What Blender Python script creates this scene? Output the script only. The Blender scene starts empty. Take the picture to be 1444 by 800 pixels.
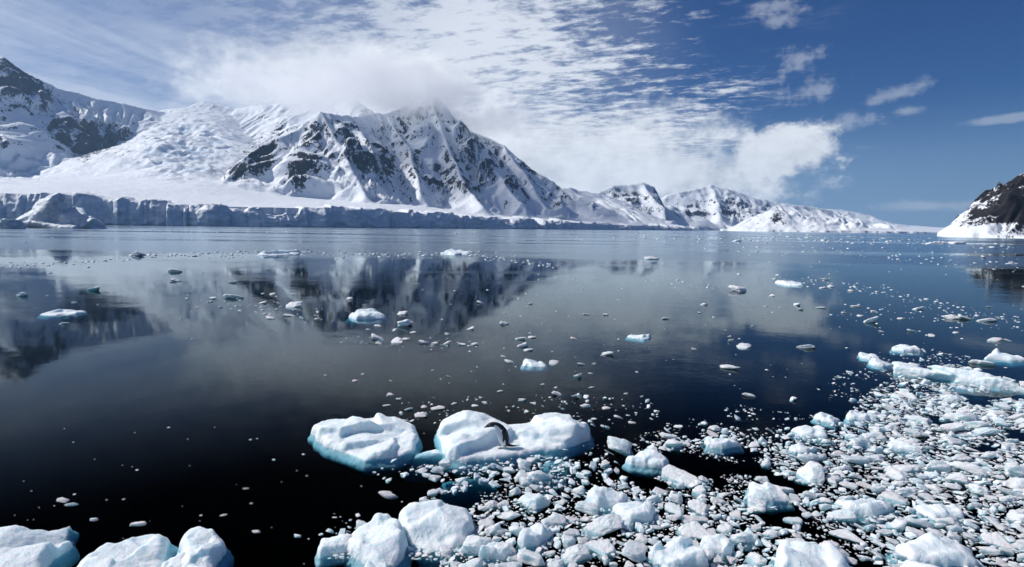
import bpy, bmesh, math, random
import numpy as np
from mathutils import Vector, Matrix

# ------------------------------------------------------------------ camera
SC = bpy.context.scene
COL = SC.collection
F, CX, CY, CAMH = 860.0, 722.0, 400.0, 5.0
PITCH = math.atan(79.5 / F)
ROLL = math.atan(0.0125)
FWD = np.array([0, math.cos(PITCH), -math.sin(PITCH)])
U0 = np.array([0, math.sin(PITCH), math.cos(PITCH)])
X0 = np.array([1.0, 0, 0])
RGT = math.cos(ROLL) * X0 + math.sin(ROLL) * U0
UPV = math.cos(ROLL) * U0 - math.sin(ROLL) * X0
cam_d = bpy.data.cameras.new('camera')
cam = bpy.data.objects.new('camera', cam_d); COL.objects.link(cam)
cam_d.sensor_width = 36.0
cam_d.lens = 36.0 * F / 1444.0
cam_d.clip_start = 0.1; cam_d.clip_end = 90000
M = Matrix.Identity(4)
for i in range(3):
    M[i][0] = RGT[i]; M[i][1] = UPV[i]; M[i][2] = -FWD[i]
M[2][3] = CAMH
cam.matrix_world = M
SC.camera = cam

def ray(px, py):
    return (px - CX) / F * RGT + (CY - py) / F * UPV + FWD
def at_water(px, py, z=0.0):
    d = ray(px, py); t = (z - CAMH) / d[2]
    return np.array([0, 0, CAMH]) + d * t
def at_depth(px, py, Y):
    d = ray(px, py)
    return np.array([0, 0, CAMH]) + d * (Y / d[1])
def project(X, Y, Z):
    Zc = Z - CAMH
    a = X * RGT[0] + Y * RGT[1] + Zc * RGT[2]
    b = X * UPV[0] + Y * UPV[1] + Zc * UPV[2]
    c = np.maximum(X * FWD[0] + Y * FWD[1] + Zc * FWD[2], 1e-3)
    return CX + F * a / c, CY - F * b / c, c

# ------------------------------------------------------------------ node helpers
class NT:
    def __init__(s, tree):
        s.t = tree; s.n = tree.nodes; s.l = tree.links
        s.n.clear()
    def new(s, typ, **kw):
        nd = s.n.new(typ)
        for k, v in kw.items(): setattr(nd, k, v)
        return nd
    def put(s, sock, v):
        if v is None: return
        if isinstance(v, bpy.types.NodeSocket): s.l.new(v, sock)
        else: sock.default_value = v
    def m(s, op, a, b=None, c=None, clamp=False):
        nd = s.new('ShaderNodeMath', operation=op, use_clamp=clamp)
        for i, v in enumerate((a, b, c)): s.put(nd.inputs[i], v)
        return nd.outputs[0]
    def v(s, op, a, b=None, scale=None):
        nd = s.new('ShaderNodeVectorMath', operation=op)
        s.put(nd.inputs[0], a); s.put(nd.inputs[1], b)
        if scale is not None: s.put(nd.inputs['Scale'], scale)
        return nd.outputs['Value'] if op in ('DOT_PRODUCT', 'LENGTH') else nd.outputs[0]
    def ss(s, x, a, b, lo=0.0, hi=1.0):
        nd = s.new('ShaderNodeMapRange', interpolation_type='SMOOTHSTEP')
        for k, v in zip(('Value', 'From Min', 'From Max', 'To Min', 'To Max'), (x, a, b, lo, hi)): s.put(nd.inputs[k], v)
        return nd.outputs[0]
    def noise(s, vec, scale, detail=4, rough=0.5, lac=2.0, dist=0.0):
        nd = s.new('ShaderNodeTexNoise')
        s.put(nd.inputs['Vector'], vec)
        for k, v in (('Scale', scale), ('Detail', detail), ('Roughness', rough), ('Lacunarity', lac), ('Distortion', dist)):
            nd.inputs[k].default_value = v
        return nd.outputs['Fac']
    def mixc(s, f, a, b):
        nd = s.new('ShaderNodeMix', data_type='RGBA')
        s.put(nd.inputs['Factor'], f)
        s.put(nd.inputs[6], a if isinstance(a, bpy.types.NodeSocket) else (*a, 1))
        s.put(nd.inputs[7], b if isinstance(b, bpy.types.NodeSocket) else (*b, 1))
        return nd.outputs[2]
    def comb(s, x, y, z):
        nd = s.new('ShaderNodeCombineXYZ')
        for i, v in enumerate((x, y, z)): s.put(nd.inputs[i], v)
        return nd.outputs[0]
    def sep(s, v):
        nd = s.new('ShaderNodeSeparateXYZ'); s.put(nd.inputs[0], v); return nd.outputs
    def bump(s, h, strength, dist=1.0, normal=None):
        nd = s.new('ShaderNodeBump')
        s.put(nd.inputs['Height'], h); s.put(nd.inputs['Strength'], strength); s.put(nd.inputs['Distance'], dist)
        if normal is not None: s.l.new(normal, nd.inputs['Normal'])
        return nd.outputs[0]

# ------------------------------------------------------------------ world: sky + cloud sheets
SUN_AZ, SUN_EL = math.radians(-76), math.radians(43)
SKY = 0.06
w = bpy.data.worlds.new('World'); SC.world = w; w.use_nodes = True
T = NT(w.node_tree)
sky = T.new('ShaderNodeTexSky', sky_type='NISHITA', sun_disc=False)
sky.sun_elevation = SUN_EL; sky.sun_rotation = SUN_AZ
sky.altitude = 0; sky.air_density = 1.0; sky.dust_density = 0.0; sky.ozone_density = 2.0
hs = T.new('ShaderNodeHueSaturation'); T.l.new(sky.outputs[0], hs.inputs['Color'])
hs.inputs['Saturation'].default_value = 1.15; hs.inputs['Value'].default_value = 1.0
clear = T.v('MULTIPLY', hs.outputs[0], (0.26, 0.50, 0.89))                    # blue-leaning film
dirn = T.v('NORMALIZE', T.new('ShaderNodeTexCoord').outputs['Generated'])
dx, dy, dz = T.sep(dirn)
dzp = T.m('ADD', T.m('MAXIMUM', dz, 0.0), 0.06)
P = T.comb(T.m('DIVIDE', dx, dzp), T.m('DIVIDE', dy, dzp), 0.0)
FA = math.radians(22)
ax, ay = math.sin(FA), math.cos(FA)
along = T.v('DOT_PRODUCT', P, (ax, ay, 0)); across = T.v('DOT_PRODUCT', P, (-ay, ax, 0))
clear = T.mixc(T.ss(dz, 0.0, 0.20, 0.85, 0.0), clear, (0.21 / SKY, 0.34 / SKY, 0.53 / SKY))      # paler towards the horizon
hl = T.m('MAXIMUM', T.v('LENGTH', T.comb(dx, dy, 0.0)), 0.02)
Fr = T.m('DIVIDE', T.v('DOT_PRODUCT', dirn, (-ay, ax, 0)), hl)       # >0 : under the cloud sheet
def n2d(vec, scale, detail, rough, dist=0.0):
    o = T.noise(vec, scale, detail, rough, 2.0, dist); o.node.noise_dimensions = '2D'; return o
big = n2d(P, 0.9, 2, 0.55)
front = T.ss(T.m('ADD', Fr, T.m('MULTIPLY', T.m('SUBTRACT', big, 0.5), 0.45)), -0.12, 0.32)
# rippled altocumulus
rip = n2d(T.comb(T.m('MULTIPLY', along, 1.25), T.m('MULTIPLY', across, 0.8), 0), 7.5, 5, 0.68)
cov = T.m('ADD', T.m('MULTIPLY', front, 0.20), T.m('MULTIPLY', T.m('SUBTRACT', big, 0.5), 0.55))
al_rip = T.m('MULTIPLY', T.ss(T.m('ADD', rip, cov), 0.48, 0.80), T.m('MULTIPLY', T.ss(front, 0.0, 0.5), T.m('MULTIPLY', T.ss(Fr, 0.42, 0.80, 1.0, 0.12), T.ss(dz, 0.03, 0.13))))
# cirrus streaks running towards the horizon
st = n2d(T.comb(T.m('MULTIPLY', along, 0.20), T.m('MULTIPLY', across, 0.95), 0), 1.5, 4, 0.52, 0.9)
al_st = T.m('MULTIPLY', T.ss(st, 0.26, 0.74, 0.40, 1.0), T.ss(Fr, 0.06, 0.50))
# cumulus, stratus bank and single clouds, each a patch of sky with ragged edges
vn = T.noise(T.v('MULTIPLY', dirn, (1.0, 1.0, 1.7)), 7.5, 5, 0.66)
vf = T.noise(dirn, 42.0, 3, 0.62)
vn = T.m('ADD', vn, T.m('MULTIPLY', T.m('SUBTRACT', vf, 0.5), 0.30))
vp = T.m('ADD', vf, T.m('MULTIPLY', T.m('SUBTRACT', rip, 0.5), 0.35))
def patch(px, py, rx, ry, soft=0.55, nz=1.0, tilt=0.0, fine=False):
    c = ray(px, py); c = c / np.linalg.norm(c)
    e1 = np.cross(c, [0, 0, 1]); e1 /= np.linalg.norm(e1)
    e2 = np.cross(e1, c)
    ct, sn = math.cos(tilt), math.sin(tilt)
    e1, e2 = ct * e1 + sn * e2, ct * e2 - sn * e1
    k = F / (np.dot(ray(px, py), FWD) / np.linalg.norm(ray(px, py)))
    a = T.v('DOT_PRODUCT', dirn, tuple(e1 * k / rx)); b = T.v('DOT_PRODUCT', dirn, tuple(e2 * k / ry))
    r = T.v('LENGTH', T.comb(a, b, T.m('MULTIPLY', T.m('LESS_THAN', T.v('DOT_PRODUCT', dirn, tuple(c)), 0.3), 9.0)))
    return T.ss(T.m('ADD', T.m('MULTIPLY', r, 1.3 if fine else 1.0), T.m('MULTIPLY', T.m('SUBTRACT', vp if fine else vn, 0.5), -2.6 * nz)), 1.0 - soft, 1.0 + soft, 1.0, 0.0)
def over(lst):
    k = None
    for f in lst:
        g = T.m('SUBTRACT', 1.0, f)
        k = g if k is None else T.m('MULTIPLY', k, g)
    return T.m('SUBTRACT', 1.0, k)
banks = over([patch(490, 115, 175, 50, 0.65, 0.9), patch(800, 222, 240, 58, 0.55, 1.1),
              patch(1112, 215, 72, 36, 0.40, 1.5), patch(950, 248, 140, 32, 0.7, 1.0)])
smalls = over([patch(px_, py_, rx_, ry_, sf_, nz_, tl_, True) for px_, py_, rx_, ry_, sf_, nz_, tl_ in (
    (1092, 8, 26, 9, 0.9, 1.7, 0), (1102, 30, 20, 8, 0.9, 1.7, 0), (1132, 14, 14, 6, 0.9, 1.5, 0), (1128, 85, 24, 13, 0.9, 1.9, 0.3), (1175, 178, 55, 12, 0.9, 1.7, 0.2),
    (1262, 132, 34, 9, 1.0, 1.7, 0.3), (1282, 156, 17, 6, 0.9, 1.2, 0), (1430, 166, 66, 9, 0.35, 0.35, 0.06), (1330, 290, 70, 7, 1.0, 1.0, 0), (1140, 128, 40, 14, 1.0, 1.9, 0))])
shade = T.ss(vn, 0.28, 0.66, 0.80, 1.05)
c_sheet = T.mixc(st, (0.42 / SKY, 0.50 / SKY, 0.66 / SKY), (0.74 / SKY, 0.80 / SKY, 0.90 / SKY))
lum = T.v('SCALE', (0.90 / SKY, 0.94 / SKY, 0.99 / SKY), None, shade)
col = T.mixc(T.m('MULTIPLY', T.m('MULTIPLY', al_st, T.ss(dz, 0.25, 0.44, 0.74, 0.12)), 1.0), clear, c_sheet)
col = T.mixc(T.m('MULTIPLY', T.m('MULTIPLY', al_rip, T.ss(dz, 0.28, 0.50, 0.90, 0.25)), 1.0), col, (0.82 / SKY, 0.87 / SKY, 0.95 / SKY))
col = T.mixc(T.m('MULTIPLY', smalls, 0.36), col, (0.66 / SKY, 0.71 / SKY, 0.78 / SKY))
col = T.mixc(T.m('MULTIPLY', banks, 0.90), col, lum)
bg = T.new('ShaderNodeBackground'); T.l.new(col, bg.inputs[0]); bg.inputs[1].default_value = SKY
T.l.new(bg.outputs[0], T.new('ShaderNodeOutputWorld').inputs['Surface'])

sun_d = bpy.data.lights.new('sun', 'SUN'); sun_d.energy = 4.0; sun_d.angle = math.radians(0.5); sun_d.color = (1.0, 0.985, 0.96)
sun = bpy.data.objects.new('sun', sun_d); COL.objects.link(sun)
SV = Vector((math.sin(SUN_AZ) * math.cos(SUN_EL), math.cos(SUN_AZ) * math.cos(SUN_EL), math.sin(SUN_EL)))
sun.rotation_euler = SV.to_track_quat('Z', 'Y').to_euler()
sun.location = (0, 0, 50)
vs = SC.view_settings
vs.view_transform = 'Standard'; vs.look = 'None'; vs.exposure = 0.0; vs.gamma = 1.0; vs.use_curve_mapping = False
SC.cycles.use_denoising = True
SC.cycles.use_adaptive_sampling = True; SC.cycles.adaptive_threshold = 0.02; SC.cycles.max_bounces = 8; SC.cycles.transparent_max_bounces = 12; SC.cycles.volume_bounces = 6

# ------------------------------------------------------------------ numpy noise
def _hash(ix, iy, iz, seed):
    h = (ix.astype(np.int64) * 374761393 + iy.astype(np.int64) * 668265263 + iz.astype(np.int64) * 2147483647 + seed * 1274126177) & 0xFFFFFFFF
    h = ((h ^ (h >> 13)) * 1274126177) & 0xFFFFFFFF
    h = ((h ^ (h >> 16)) * 2246822519) & 0xFFFFFFFF
    return ((h ^ (h >> 15)) & 0xFFFFFF) / float(0xFFFFFF) * 2 - 1
def vnoise2(x, y, seed=0):
    ix, iy = np.floor(x), np.floor(y); fx, fy = x - ix, y - iy
    ux, uy = fx * fx * fx * (fx * (fx * 6 - 15) + 10), fy * fy * fy * (fy * (fy * 6 - 15) + 10)
    z = np.zeros_like(ix)
    a, b = _hash(ix, iy, z, seed), _hash(ix + 1, iy, z, seed)
    c, d = _hash(ix, iy + 1, z, seed), _hash(ix + 1, iy + 1, z, seed)
    return (a + (b - a) * ux) * (1 - uy) + (c + (d - c) * ux) * uy
def vnoise3(p, seed=0):
    i = np.floor(p); f = p - i; u = f * f * (3 - 2 * f)
    r = 0
    for dx_ in (0, 1):
        for dy_ in (0, 1):
            for dz_ in (0, 1):
                wgt = (u[:, 0] if dx_ else 1 - u[:, 0]) * (u[:, 1] if dy_ else 1 - u[:, 1]) * (u[:, 2] if dz_ else 1 - u[:, 2])
                r = r + wgt * _hash(i[:, 0] + dx_, i[:, 1] + dy_, i[:, 2] + dz_, seed)
    return r
def fbm2(x, y, o=5, seed=0, g=0.5, ridged=False):
    s = 0; a = 1.0; t = 0
    for k in range(o):
        c, sn = math.cos(0.6 * k), math.sin(0.6 * k)
        n = vnoise2((x * c - y * sn) * 2.03 ** k + 17.3 * k, (x * sn + y * c) * 2.03 ** k - 9.1 * k, seed + k)
        if ridged: n = 1 - 2 * np.abs(n)
        s = s + a * n; t += a; a *= g
    return s / t
def fbm3(p, o=4, seed=0, g=0.5):
    s = 0; a = 1.0; t = 0
    for k in range(o):
        s = s + a * vnoise3(p * 2.03 ** k + 11.7 * k, seed + k); t += a; a *= g
    return s / t
def sst(x, a, b):
    t = np.clip((x - a) / (b - a), 0, 1); return t * t * (3 - 2 * t)

# ------------------------------------------------------------------ mesh helpers
def mesh_np(name, V, Fc, smooth=True):
    me = bpy.data.meshes.new(name)
    V = np.asarray(V, np.float32); Fc = np.asarray(Fc, np.int32)
    k = Fc.shape[1]
    me.vertices.add(len(V)); me.vertices.foreach_set('co', V.ravel())
    me.loops.add(Fc.size); me.loops.foreach_set('vertex_index', Fc.ravel())
    me.polygons.add(len(Fc))
    me.polygons.foreach_set('loop_start', np.arange(0, Fc.size, k, dtype=np.int32))
    me.polygons.foreach_set('loop_total', np.full(len(Fc), k, np.int32))
    me.polygons.foreach_set('use_smooth', np.full(len(Fc), smooth))
    me.update(calc_edges=True)
    return me
def attr(me, name, vals):
    a = me.attributes.new(name, 'FLOAT', 'POINT'); a.data.foreach_set('value', np.asarray(vals, np.float32))
def obj(name, me, mat=None, parent=None):
    o = bpy.data.objects.new(name, me); COL.objects.link(o)
    if mat is not None and len(me.materials) == 0: me.materials.append(mat)
    if parent is not None: o.parent = parent
    return o
def tag(o, label=None, cat=None, group=None, kind=None):
    if label: o['label'] = label
    if cat: o['category'] = cat
    if group: o['group'] = group
    if kind: o['kind'] = kind
    return o
def grid_faces(nu, nv):
    i = np.arange(nu * nv).reshape(nv, nu)
    return np.stack([i[:-1, :-1], i[:-1, 1:], i[1:, 1:], i[1:, :-1]], -1).reshape(-1, 4)
def ico(sub):
    bm = bmesh.new(); bmesh.ops.create_icosphere(bm, subdivisions=sub, radius=1.0)
    V = np.array([v.co[:] for v in bm.verts]); Fc = np.array([[v.index for v in f.verts] for f in bm.faces]); bm.free()
    V /= np.linalg.norm(V, axis=1, keepdims=True)
    return V, Fc
ICO = {k: ico(k) for k in (1, 2, 3, 4, 5)}

# ------------------------------------------------------------------ materials
def material(name):
    m_ = bpy.data.materials.new(name); m_.use_nodes = True
    return m_, NT(m_.node_tree)
def finish(t, surf=None, vol=None):
    o = t.new('ShaderNodeOutputMaterial')
    if surf is not None: t.l.new(surf, o.inputs['Surface'])
    if vol is not None: t.l.new(vol, o.inputs['Volume'])
def principled(t, base, rough=0.5, normal=None, spec=0.5, sss=0.0, rad=(1, 1, 1), scale=0.05):
    p = t.new('ShaderNodeBsdfPrincipled')
    t.put(p.inputs['Base Color'], base if isinstance(base, bpy.types.NodeSocket) else (*base, 1))
    t.put(p.inputs['Roughness'], rough)
    p.inputs['Specular IOR Level'].default_value = spec
    if normal is not None: t.l.new(normal, p.inputs['Normal'])
    if sss:
        t.put(p.inputs['Subsurface Weight'], sss); p.inputs['Subsurface Radius'].default_value = rad
        p.inputs['Subsurface Scale'].default_value = scale
    return p.outputs[0]

def terrain_material(name, unit, rockcol=(0.014, 0.017, 0.027), rockcol2=(0.034, 0.034, 0.042)):
    m_, t = material(name)
    g = t.new('ShaderNodeNewGeometry'); pos = g.outputs['Position']
    at = t.new('ShaderNodeAttribute', attribute_name='rock').outputs['Fac']
    ice = t.new('ShaderNodeAttribute', attribute_name='ice').outputs['Fac']
    sq = t.v('MULTIPLY', pos, (1.0, 0.6, 0.5))
    n1 = t.m('ADD', t.m('MULTIPLY', t.noise(sq, 0.05 / unit, 6, 0.72), 0.62), t.m('MULTIPLY', t.noise(pos, 0.16 / unit, 4, 0.65), 0.38)); n2 = t.noise(pos, 0.02 / unit, 4, 0.5)
    r = t.ss(t.m('ADD', at, t.m('MULTIPLY', t.m('SUBTRACT', n1, 0.5), 3.4)), 0.42, 0.60)
    rc = t.mixc(t.ss(n2, 0.45, 0.65), rockcol, rockcol2)
    sc_ = t.mixc(t.ss(t.m('ADD', ice, t.m('MULTIPLY', t.m('SUBTRACT', n1, 0.5), 0.7)), 0.35, 0.75), (0.86, 0.885, 0.91), (0.60, 0.72, 0.82))
    base = t.mixc(r, sc_, rc)
    h = t.m('ADD', t.noise(pos, 0.05 / unit, 8, 0.6), t.m('MULTIPLY', r, 0.15))
    nb = t.bump(h, 0.55, 9.0 * unit)
    finish(t, principled(t, base, t.mixc(r, (0.6, 0.6, 0.6), (0.85, 0.85, 0.85)), nb, 0.25))
    return m_

def ice_material(name, snow=(0.88, 0.905, 0.92), blue=(0.50, 0.74, 0.82), size=1.0, side=(0.15, 0.62), dirty=0.0, bmp=0.5, tone=None, sss_m=1.0):
    m_, t = material(name)
    g = t.new('ShaderNodeNewGeometry')
    tc = t.new('ShaderNodeTexCoord').outputs['Object']
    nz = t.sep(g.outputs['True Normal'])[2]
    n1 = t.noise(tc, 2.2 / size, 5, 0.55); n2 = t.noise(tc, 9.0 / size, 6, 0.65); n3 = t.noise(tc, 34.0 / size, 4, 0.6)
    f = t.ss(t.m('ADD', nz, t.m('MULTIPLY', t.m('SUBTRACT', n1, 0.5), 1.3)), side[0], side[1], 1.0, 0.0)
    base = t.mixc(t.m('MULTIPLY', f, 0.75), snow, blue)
    if tone == 'attr': base = t.mixc(t.m('MULTIPLY', t.new('ShaderNodeAttribute', attribute_name='tone').outputs['Fac'], 0.5), base, (0.52, 0.68, 0.71))
    if tone == 'obj': base = t.mixc(t.m('MULTIPLY', t.ss(t.new('ShaderNodeObjectInfo').outputs['Random'], 0.7, 1.0), 0.4), base, (0.58, 0.75, 0.79))
    nc = t.noise(tc, 1.5 / size, 3, 0.5, 2.0, 0.8)
    crack = t.ss(t.m('ABSOLUTE', t.m('SUBTRACT', nc, 0.5)), 0.0, 0.016, 1.0, 0.0)
    base = t.mixc(t.m('MULTIPLY', crack, 0.2), base, blue)
    old = t.ss(n1, 0.60, 0.74)
    base = t.mixc(t.m('MULTIPLY', old, 0.35), base, blue)
    if dirty: base = t.mixc(t.m('MULTIPLY', t.ss(n2, 0.42, 0.6), dirty), base, (0.13, 0.15, 0.17))
    h = t.m('SUBTRACT', t.m('ADD', t.m('MULTIPLY', n2, 0.7), t.m('MULTIPLY', n3, 0.4)), t.m('MULTIPLY', crack, 0.12))
    nb = t.bump(h, bmp, 0.08 * size)
    rough = t.m('ADD', 0.38, t.m('MULTIPLY', n2, 0.35))
    finish(t, principled(t, base, rough, nb, 0.35, 0.6, (0.45, 0.85, 1.0), 0.22 * sss_m))
    return m_

# sea water
m_water, t = material('sea_water')
pos = t.new('ShaderNodeNewGeometry').outputs['Position']
wx, wy, wz = t.sep(pos)
edge = t.m('ADD', t.m('ADD', wy, t.m('MULTIPLY', wx, 0.12)), t.m('MULTIPLY', t.m('SUBTRACT', t.noise(t.v('MULTIPLY', pos, (0.012, 0.05, 1)), 1.0, 4, 0.6), 0.5), 40.0))
windy = t.ss(edge, 92, 104)
slick = t.ss(t.noise(t.v('MULTIPLY', pos, (0.0035, 0.02, 1)), 1.0, 4, 0.55), 0.50, 0.60)
windy = t.m('MULTIPLY', windy, t.m('SUBTRACT', 1.0, t.m('MULTIPLY', slick, 0.7)))
gust = t.ss(t.noise(t.v('MULTIPLY', pos, (0.03, 0.07, 1)), 1.0, 3, 0.5), 0.46, 0.62)
rough = t.m('ADD', 0.02, t.m('ADD', t.m('MULTIPLY', windy, 0.17), t.m('MULTIPLY', gust, 0.025)))
hn = t.m('ADD', t.noise(pos, 0.55, 3, 0.5), t.m('MULTIPLY', t.noise(pos, 3.2, 4, 0.6), 0.25))
nb = t.bump(hn, t.m('ADD', 0.03, t.m('ADD', t.m('MULTIPLY', gust, 0.12), t.m('MULTIPLY', windy, 0.05))), 0.12)
fr = t.new('ShaderNodeFresnel'); fr.inputs['IOR'].default_value = 1.17; t.l.new(nb, fr.inputs['Normal'])
gl = t.new('ShaderNodeBsdfGlossy'); t.put(gl.inputs['Roughness'], rough); t.l.new(nb, gl.inputs['Normal'])
gl.inputs['Color'].default_value = (0.85, 0.96, 1.0, 1)
tr = t.new('ShaderNodeBsdfTransparent'); tr.inputs['Color'].default_value = (0.80, 0.93, 0.97, 1)
mx = t.new('ShaderNodeMixShader'); lw = t.new('ShaderNodeLayerWeight'); t.l.new(t.m('MULTIPLY', fr.outputs[0], t.ss(lw.outputs['Facing'], 0.62, 0.82, 0.05, 1.0)), mx.inputs[0]); t.l.new(tr.outputs[0], mx.inputs[1]); t.l.new(gl.outputs[0], mx.inputs[2])
ab = t.new('ShaderNodeVolumeAbsorption'); ab.inputs['Color'].default_value = (0.22, 0.60, 0.68, 1); ab.inputs['Density'].default_value = 2.9
finish(t, mx.outputs[0], ab.outputs[0])
m_seabed, t = material('seabed_mud'); finish(t, principled(t, t.mixc(t.noise(t.new('ShaderNodeNewGeometry').outputs['Position'], 0.2), (0.02, 0.022, 0.02), (0.035, 0.035, 0.03)), 0.9))

# ------------------------------------------------------------------ the sea
L = 45000.0
V = [(-L, -2000, -9), (L, -2000, -9), (L, L, -9), (-L, L, -9), (-L, -2000, 0), (L, -2000, 0), (L, L, 0), (-L, L, 0)]
me = mesh_np('sea', V, [(3, 2, 1, 0), (4, 5, 6, 7), (0, 1, 5, 4), (1, 2, 6, 5), (2, 3, 7, 6), (3, 0, 4, 7)], False)
tag(obj('sea', me, m_water), 'dark calm polar sea mirroring mountains and clouds', 'sea', kind='structure')
me = mesh_np('seabed', [(-L, -2000, -9.5), (L, -2000, -9.5), (L, L, -9.5), (-L, L, -9.5)], [(0, 1, 2, 3)], False)
tag(obj('seabed', me, m_seabed), 'dark seabed under the water', 'seabed', kind='structure')

# ------------------------------------------------------------------ mountains
def ridge_field(X, Y, ridges, seed):
    """highest ridge flank over each ground point; each flank fluted by gullies that run straight downhill"""
    H = np.full(X.shape, -1e4); FL = np.zeros(X.shape)
    for ri, (pts, s1, s2, d0, flute) in enumerate(ridges):
        W = [at_depth(*p) for p in pts]
        acc = 0.0
        for a, b in zip(W[:-1], W[1:]):
            ex, ey = b[0] - a[0], b[1] - a[1]; ll = math.hypot(ex, ey) + 1e-6
            tt = np.clip(((X - a[0]) * ex + (Y - a[1]) * ey) / ll ** 2, 0, 1)
            qx, qy = a[0] + ex * tt, a[1] + ey * tt
            d = np.hypot(X - qx, Y - qy)
            ang = np.arctan2(Y - qy, X - qx)
            run = (acc + tt * ll) + ang * 40.0 + 26 * vnoise2(X / 70.0, Y / 70.0, seed + 200) + 30 * vnoise2(X / 210.0, Y / 210.0, seed + 201)
            gul = 1 - np.abs(vnoise2(run / 34.0 + 0.02 * d, d / 260.0 + ri * 7.7, seed + ri)) * 1.7
            gul2 = 1 - np.abs(vnoise2(run / 13.0 + 0.03 * d, d / 120.0 + ri * 3.3, seed + 50 + ri)) * 1.7
            fl = flute * (0.55 + 0.75 * np.abs(vnoise2(X / 150.0 + ri, Y / 150.0, seed + 202)) * 2) * (gul * np.minimum(d, 130) * 0.24 + gul2 * np.minimum(d, 60) * 0.20)
            h = a[2] + (b[2] - a[2]) * tt - (s2 * d + (s1 - s2) * d0 * (1 - np.exp(-d / d0))) + fl
            win = h > H
            H = np.where(win, h, H); FL = np.where(win, (0.6 * gul + 0.4 * gul2) * flute, FL)
            acc += ll
    return H, FL
def terrain(name, x0, x1, y0, y1, step, ridges, base_fn, mat, label, seed, rocks=(), noise_amp=14.0, noise_len=120.0, rock_slope=(0.73, 0.50), rock_gain=0.60, ices=(), dropfn=None, edge_fn=None):
    nx, ny = int((x1 - x0) / step) + 1, int((y1 - y0) / step) + 1
    X, Y = np.meshgrid(np.linspace(x0, x1, nx), np.linspace(y0, y1, ny))
    wx_ = 22 * fbm2(X / 160, Y / 160, 3, seed + 91); wy_ = 22 * fbm2(X / 160 + 50, Y / 160, 3, seed + 92)
    H, FL = ridge_field(X + wx_ * noise_len / 120, Y + wy_ * noise_len / 120, ridges, seed)
    B = base_fn(X, Y)
    k = 9.0 * noise_len / 120
    hm = np.maximum(H, B); Z = hm + k * np.log(np.exp((H - hm) / k) + np.exp((B - hm) / k))
    mask = sst(H - B, -20, 90)
    rg = fbm2(X / noise_len, Y / noise_len, 6, seed + 7, 0.52, True)
    Z = Z + noise_amp * mask * rg + noise_amp * 0.10 * fbm2(X / 60, Y / 60, 4, seed + 3)
    if edge_fn is not None:
        lim = 3.0 + edge_fn(X, Y) * (0.75 + 0.5 * fbm2(X / noise_len, Y / noise_len, 4, seed + 61))
        Z = np.where(Z > lim, lim - 0.0, Z) * 0.6 + np.minimum(Z, lim + 0.12 * np.maximum(Z - lim, 0)) * 0.4
    px, py, _ = project(X, Y, Z)
    icev = np.zeros(X.shape)
    for (cx, cy, rx, ry, amt) in ices:
        e = sst(1.25 - np.hypot((px - cx) / rx, (py - cy) / ry), 0, 0.6)
        ser = 1 - np.abs(fbm2(X / 60 + 0.3 * fbm2(X / 80, Y / 80, 2, 77), Y / 30, 2, seed + 33, 0.5)) * 3.0
        ser = 0.6 * np.sign(ser) * np.abs(ser) ** 0.7 + 0.6 * (1 - np.abs(vnoise2(X / 26, Y / 15, seed + 39)) * 2.4)
        Z = Z + e * amt * (ser * 8 + 16 * fbm2(X / 170, Y / 110, 3, seed + 37))
        icev = np.maximum(icev, e * 0.6 * (1 - np.clip(ser, 0, 1)))
    gy, gx = np.gradient(Z, step)
    nz = 1 / np.sqrt(1 + gx * gx + gy * gy)
    rock = rock_gain * sst(rock_slope[0] - nz, 0, rock_slope[0] - rock_slope[1]) * mask
    rock = rock + (0.16 * fbm2(X / 90, Y / 90, 4, seed + 13) + 0.34 * (FL - 0.42)) * sst(rock, 0.0, 0.1) - 0.06 * mask
    for (cx, cy, rx, ry, amt, *rot) in rocks:
        th = rot[0] if rot else 0.0
        u = ((px - cx) * math.cos(th) + (py - cy) * math.sin(th)) / rx; v_ = (-(px - cx) * math.sin(th) + (py - cy) * math.cos(th)) / ry
        rock = rock + amt * sst(1.3 - np.hypot(u, v_), 0, 0.7)
    Z = np.where(B < -5, -12.0, Z) if dropfn is None else dropfn(X, Y, Z)
    me_ = mesh_np(name, np.stack([X, Y, Z], -1).reshape(-1, 3), grid_faces(nx, ny))
    attr(me_, 'rock', np.clip(rock, -0.3, 1.2).ravel()); attr(me_, 'ice', icev.ravel())
    return tag(obj(name, me_, mat), label, 'mountain', kind='structure')

m_ter = terrain_material('snow_and_rock', 1.0)
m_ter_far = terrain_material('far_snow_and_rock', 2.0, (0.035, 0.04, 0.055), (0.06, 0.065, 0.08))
m_ter_head = terrain_material('headland_rock', 0.35, (0.012, 0.012, 0.015), (0.028, 0.024, 0.024))

SX = np.array([-2600, -1045, -797, -515, -310, -73, 321, 721, 1500]); SY = np.array([840, 880, 950, 1050, 1200, 1500, 2000, 2500, 3200])
CHX = np.array([-1045, -797, -515, -310, -73, 321, 721]); CH = np.array([54, 49, 36, 38, 29, 19, 13])
def shore(X): return np.interp(X, SX, SY)
def base_main(X, Y):
    d = (Y - shore(X)) * 0.82
    slope = np.interp(X, [-900, -400, 0, 500], [0.105, 0.075, 0.055, 0.05])
    b = np.interp(X, CHX, CH) - 3 + slope * np.minimum(d, 1400) + 5 * fbm2(X / 240, Y / 240, 4, 5) * sst(d, 20, 200)
    return np.where(d < 14, -12.0, b)

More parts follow.
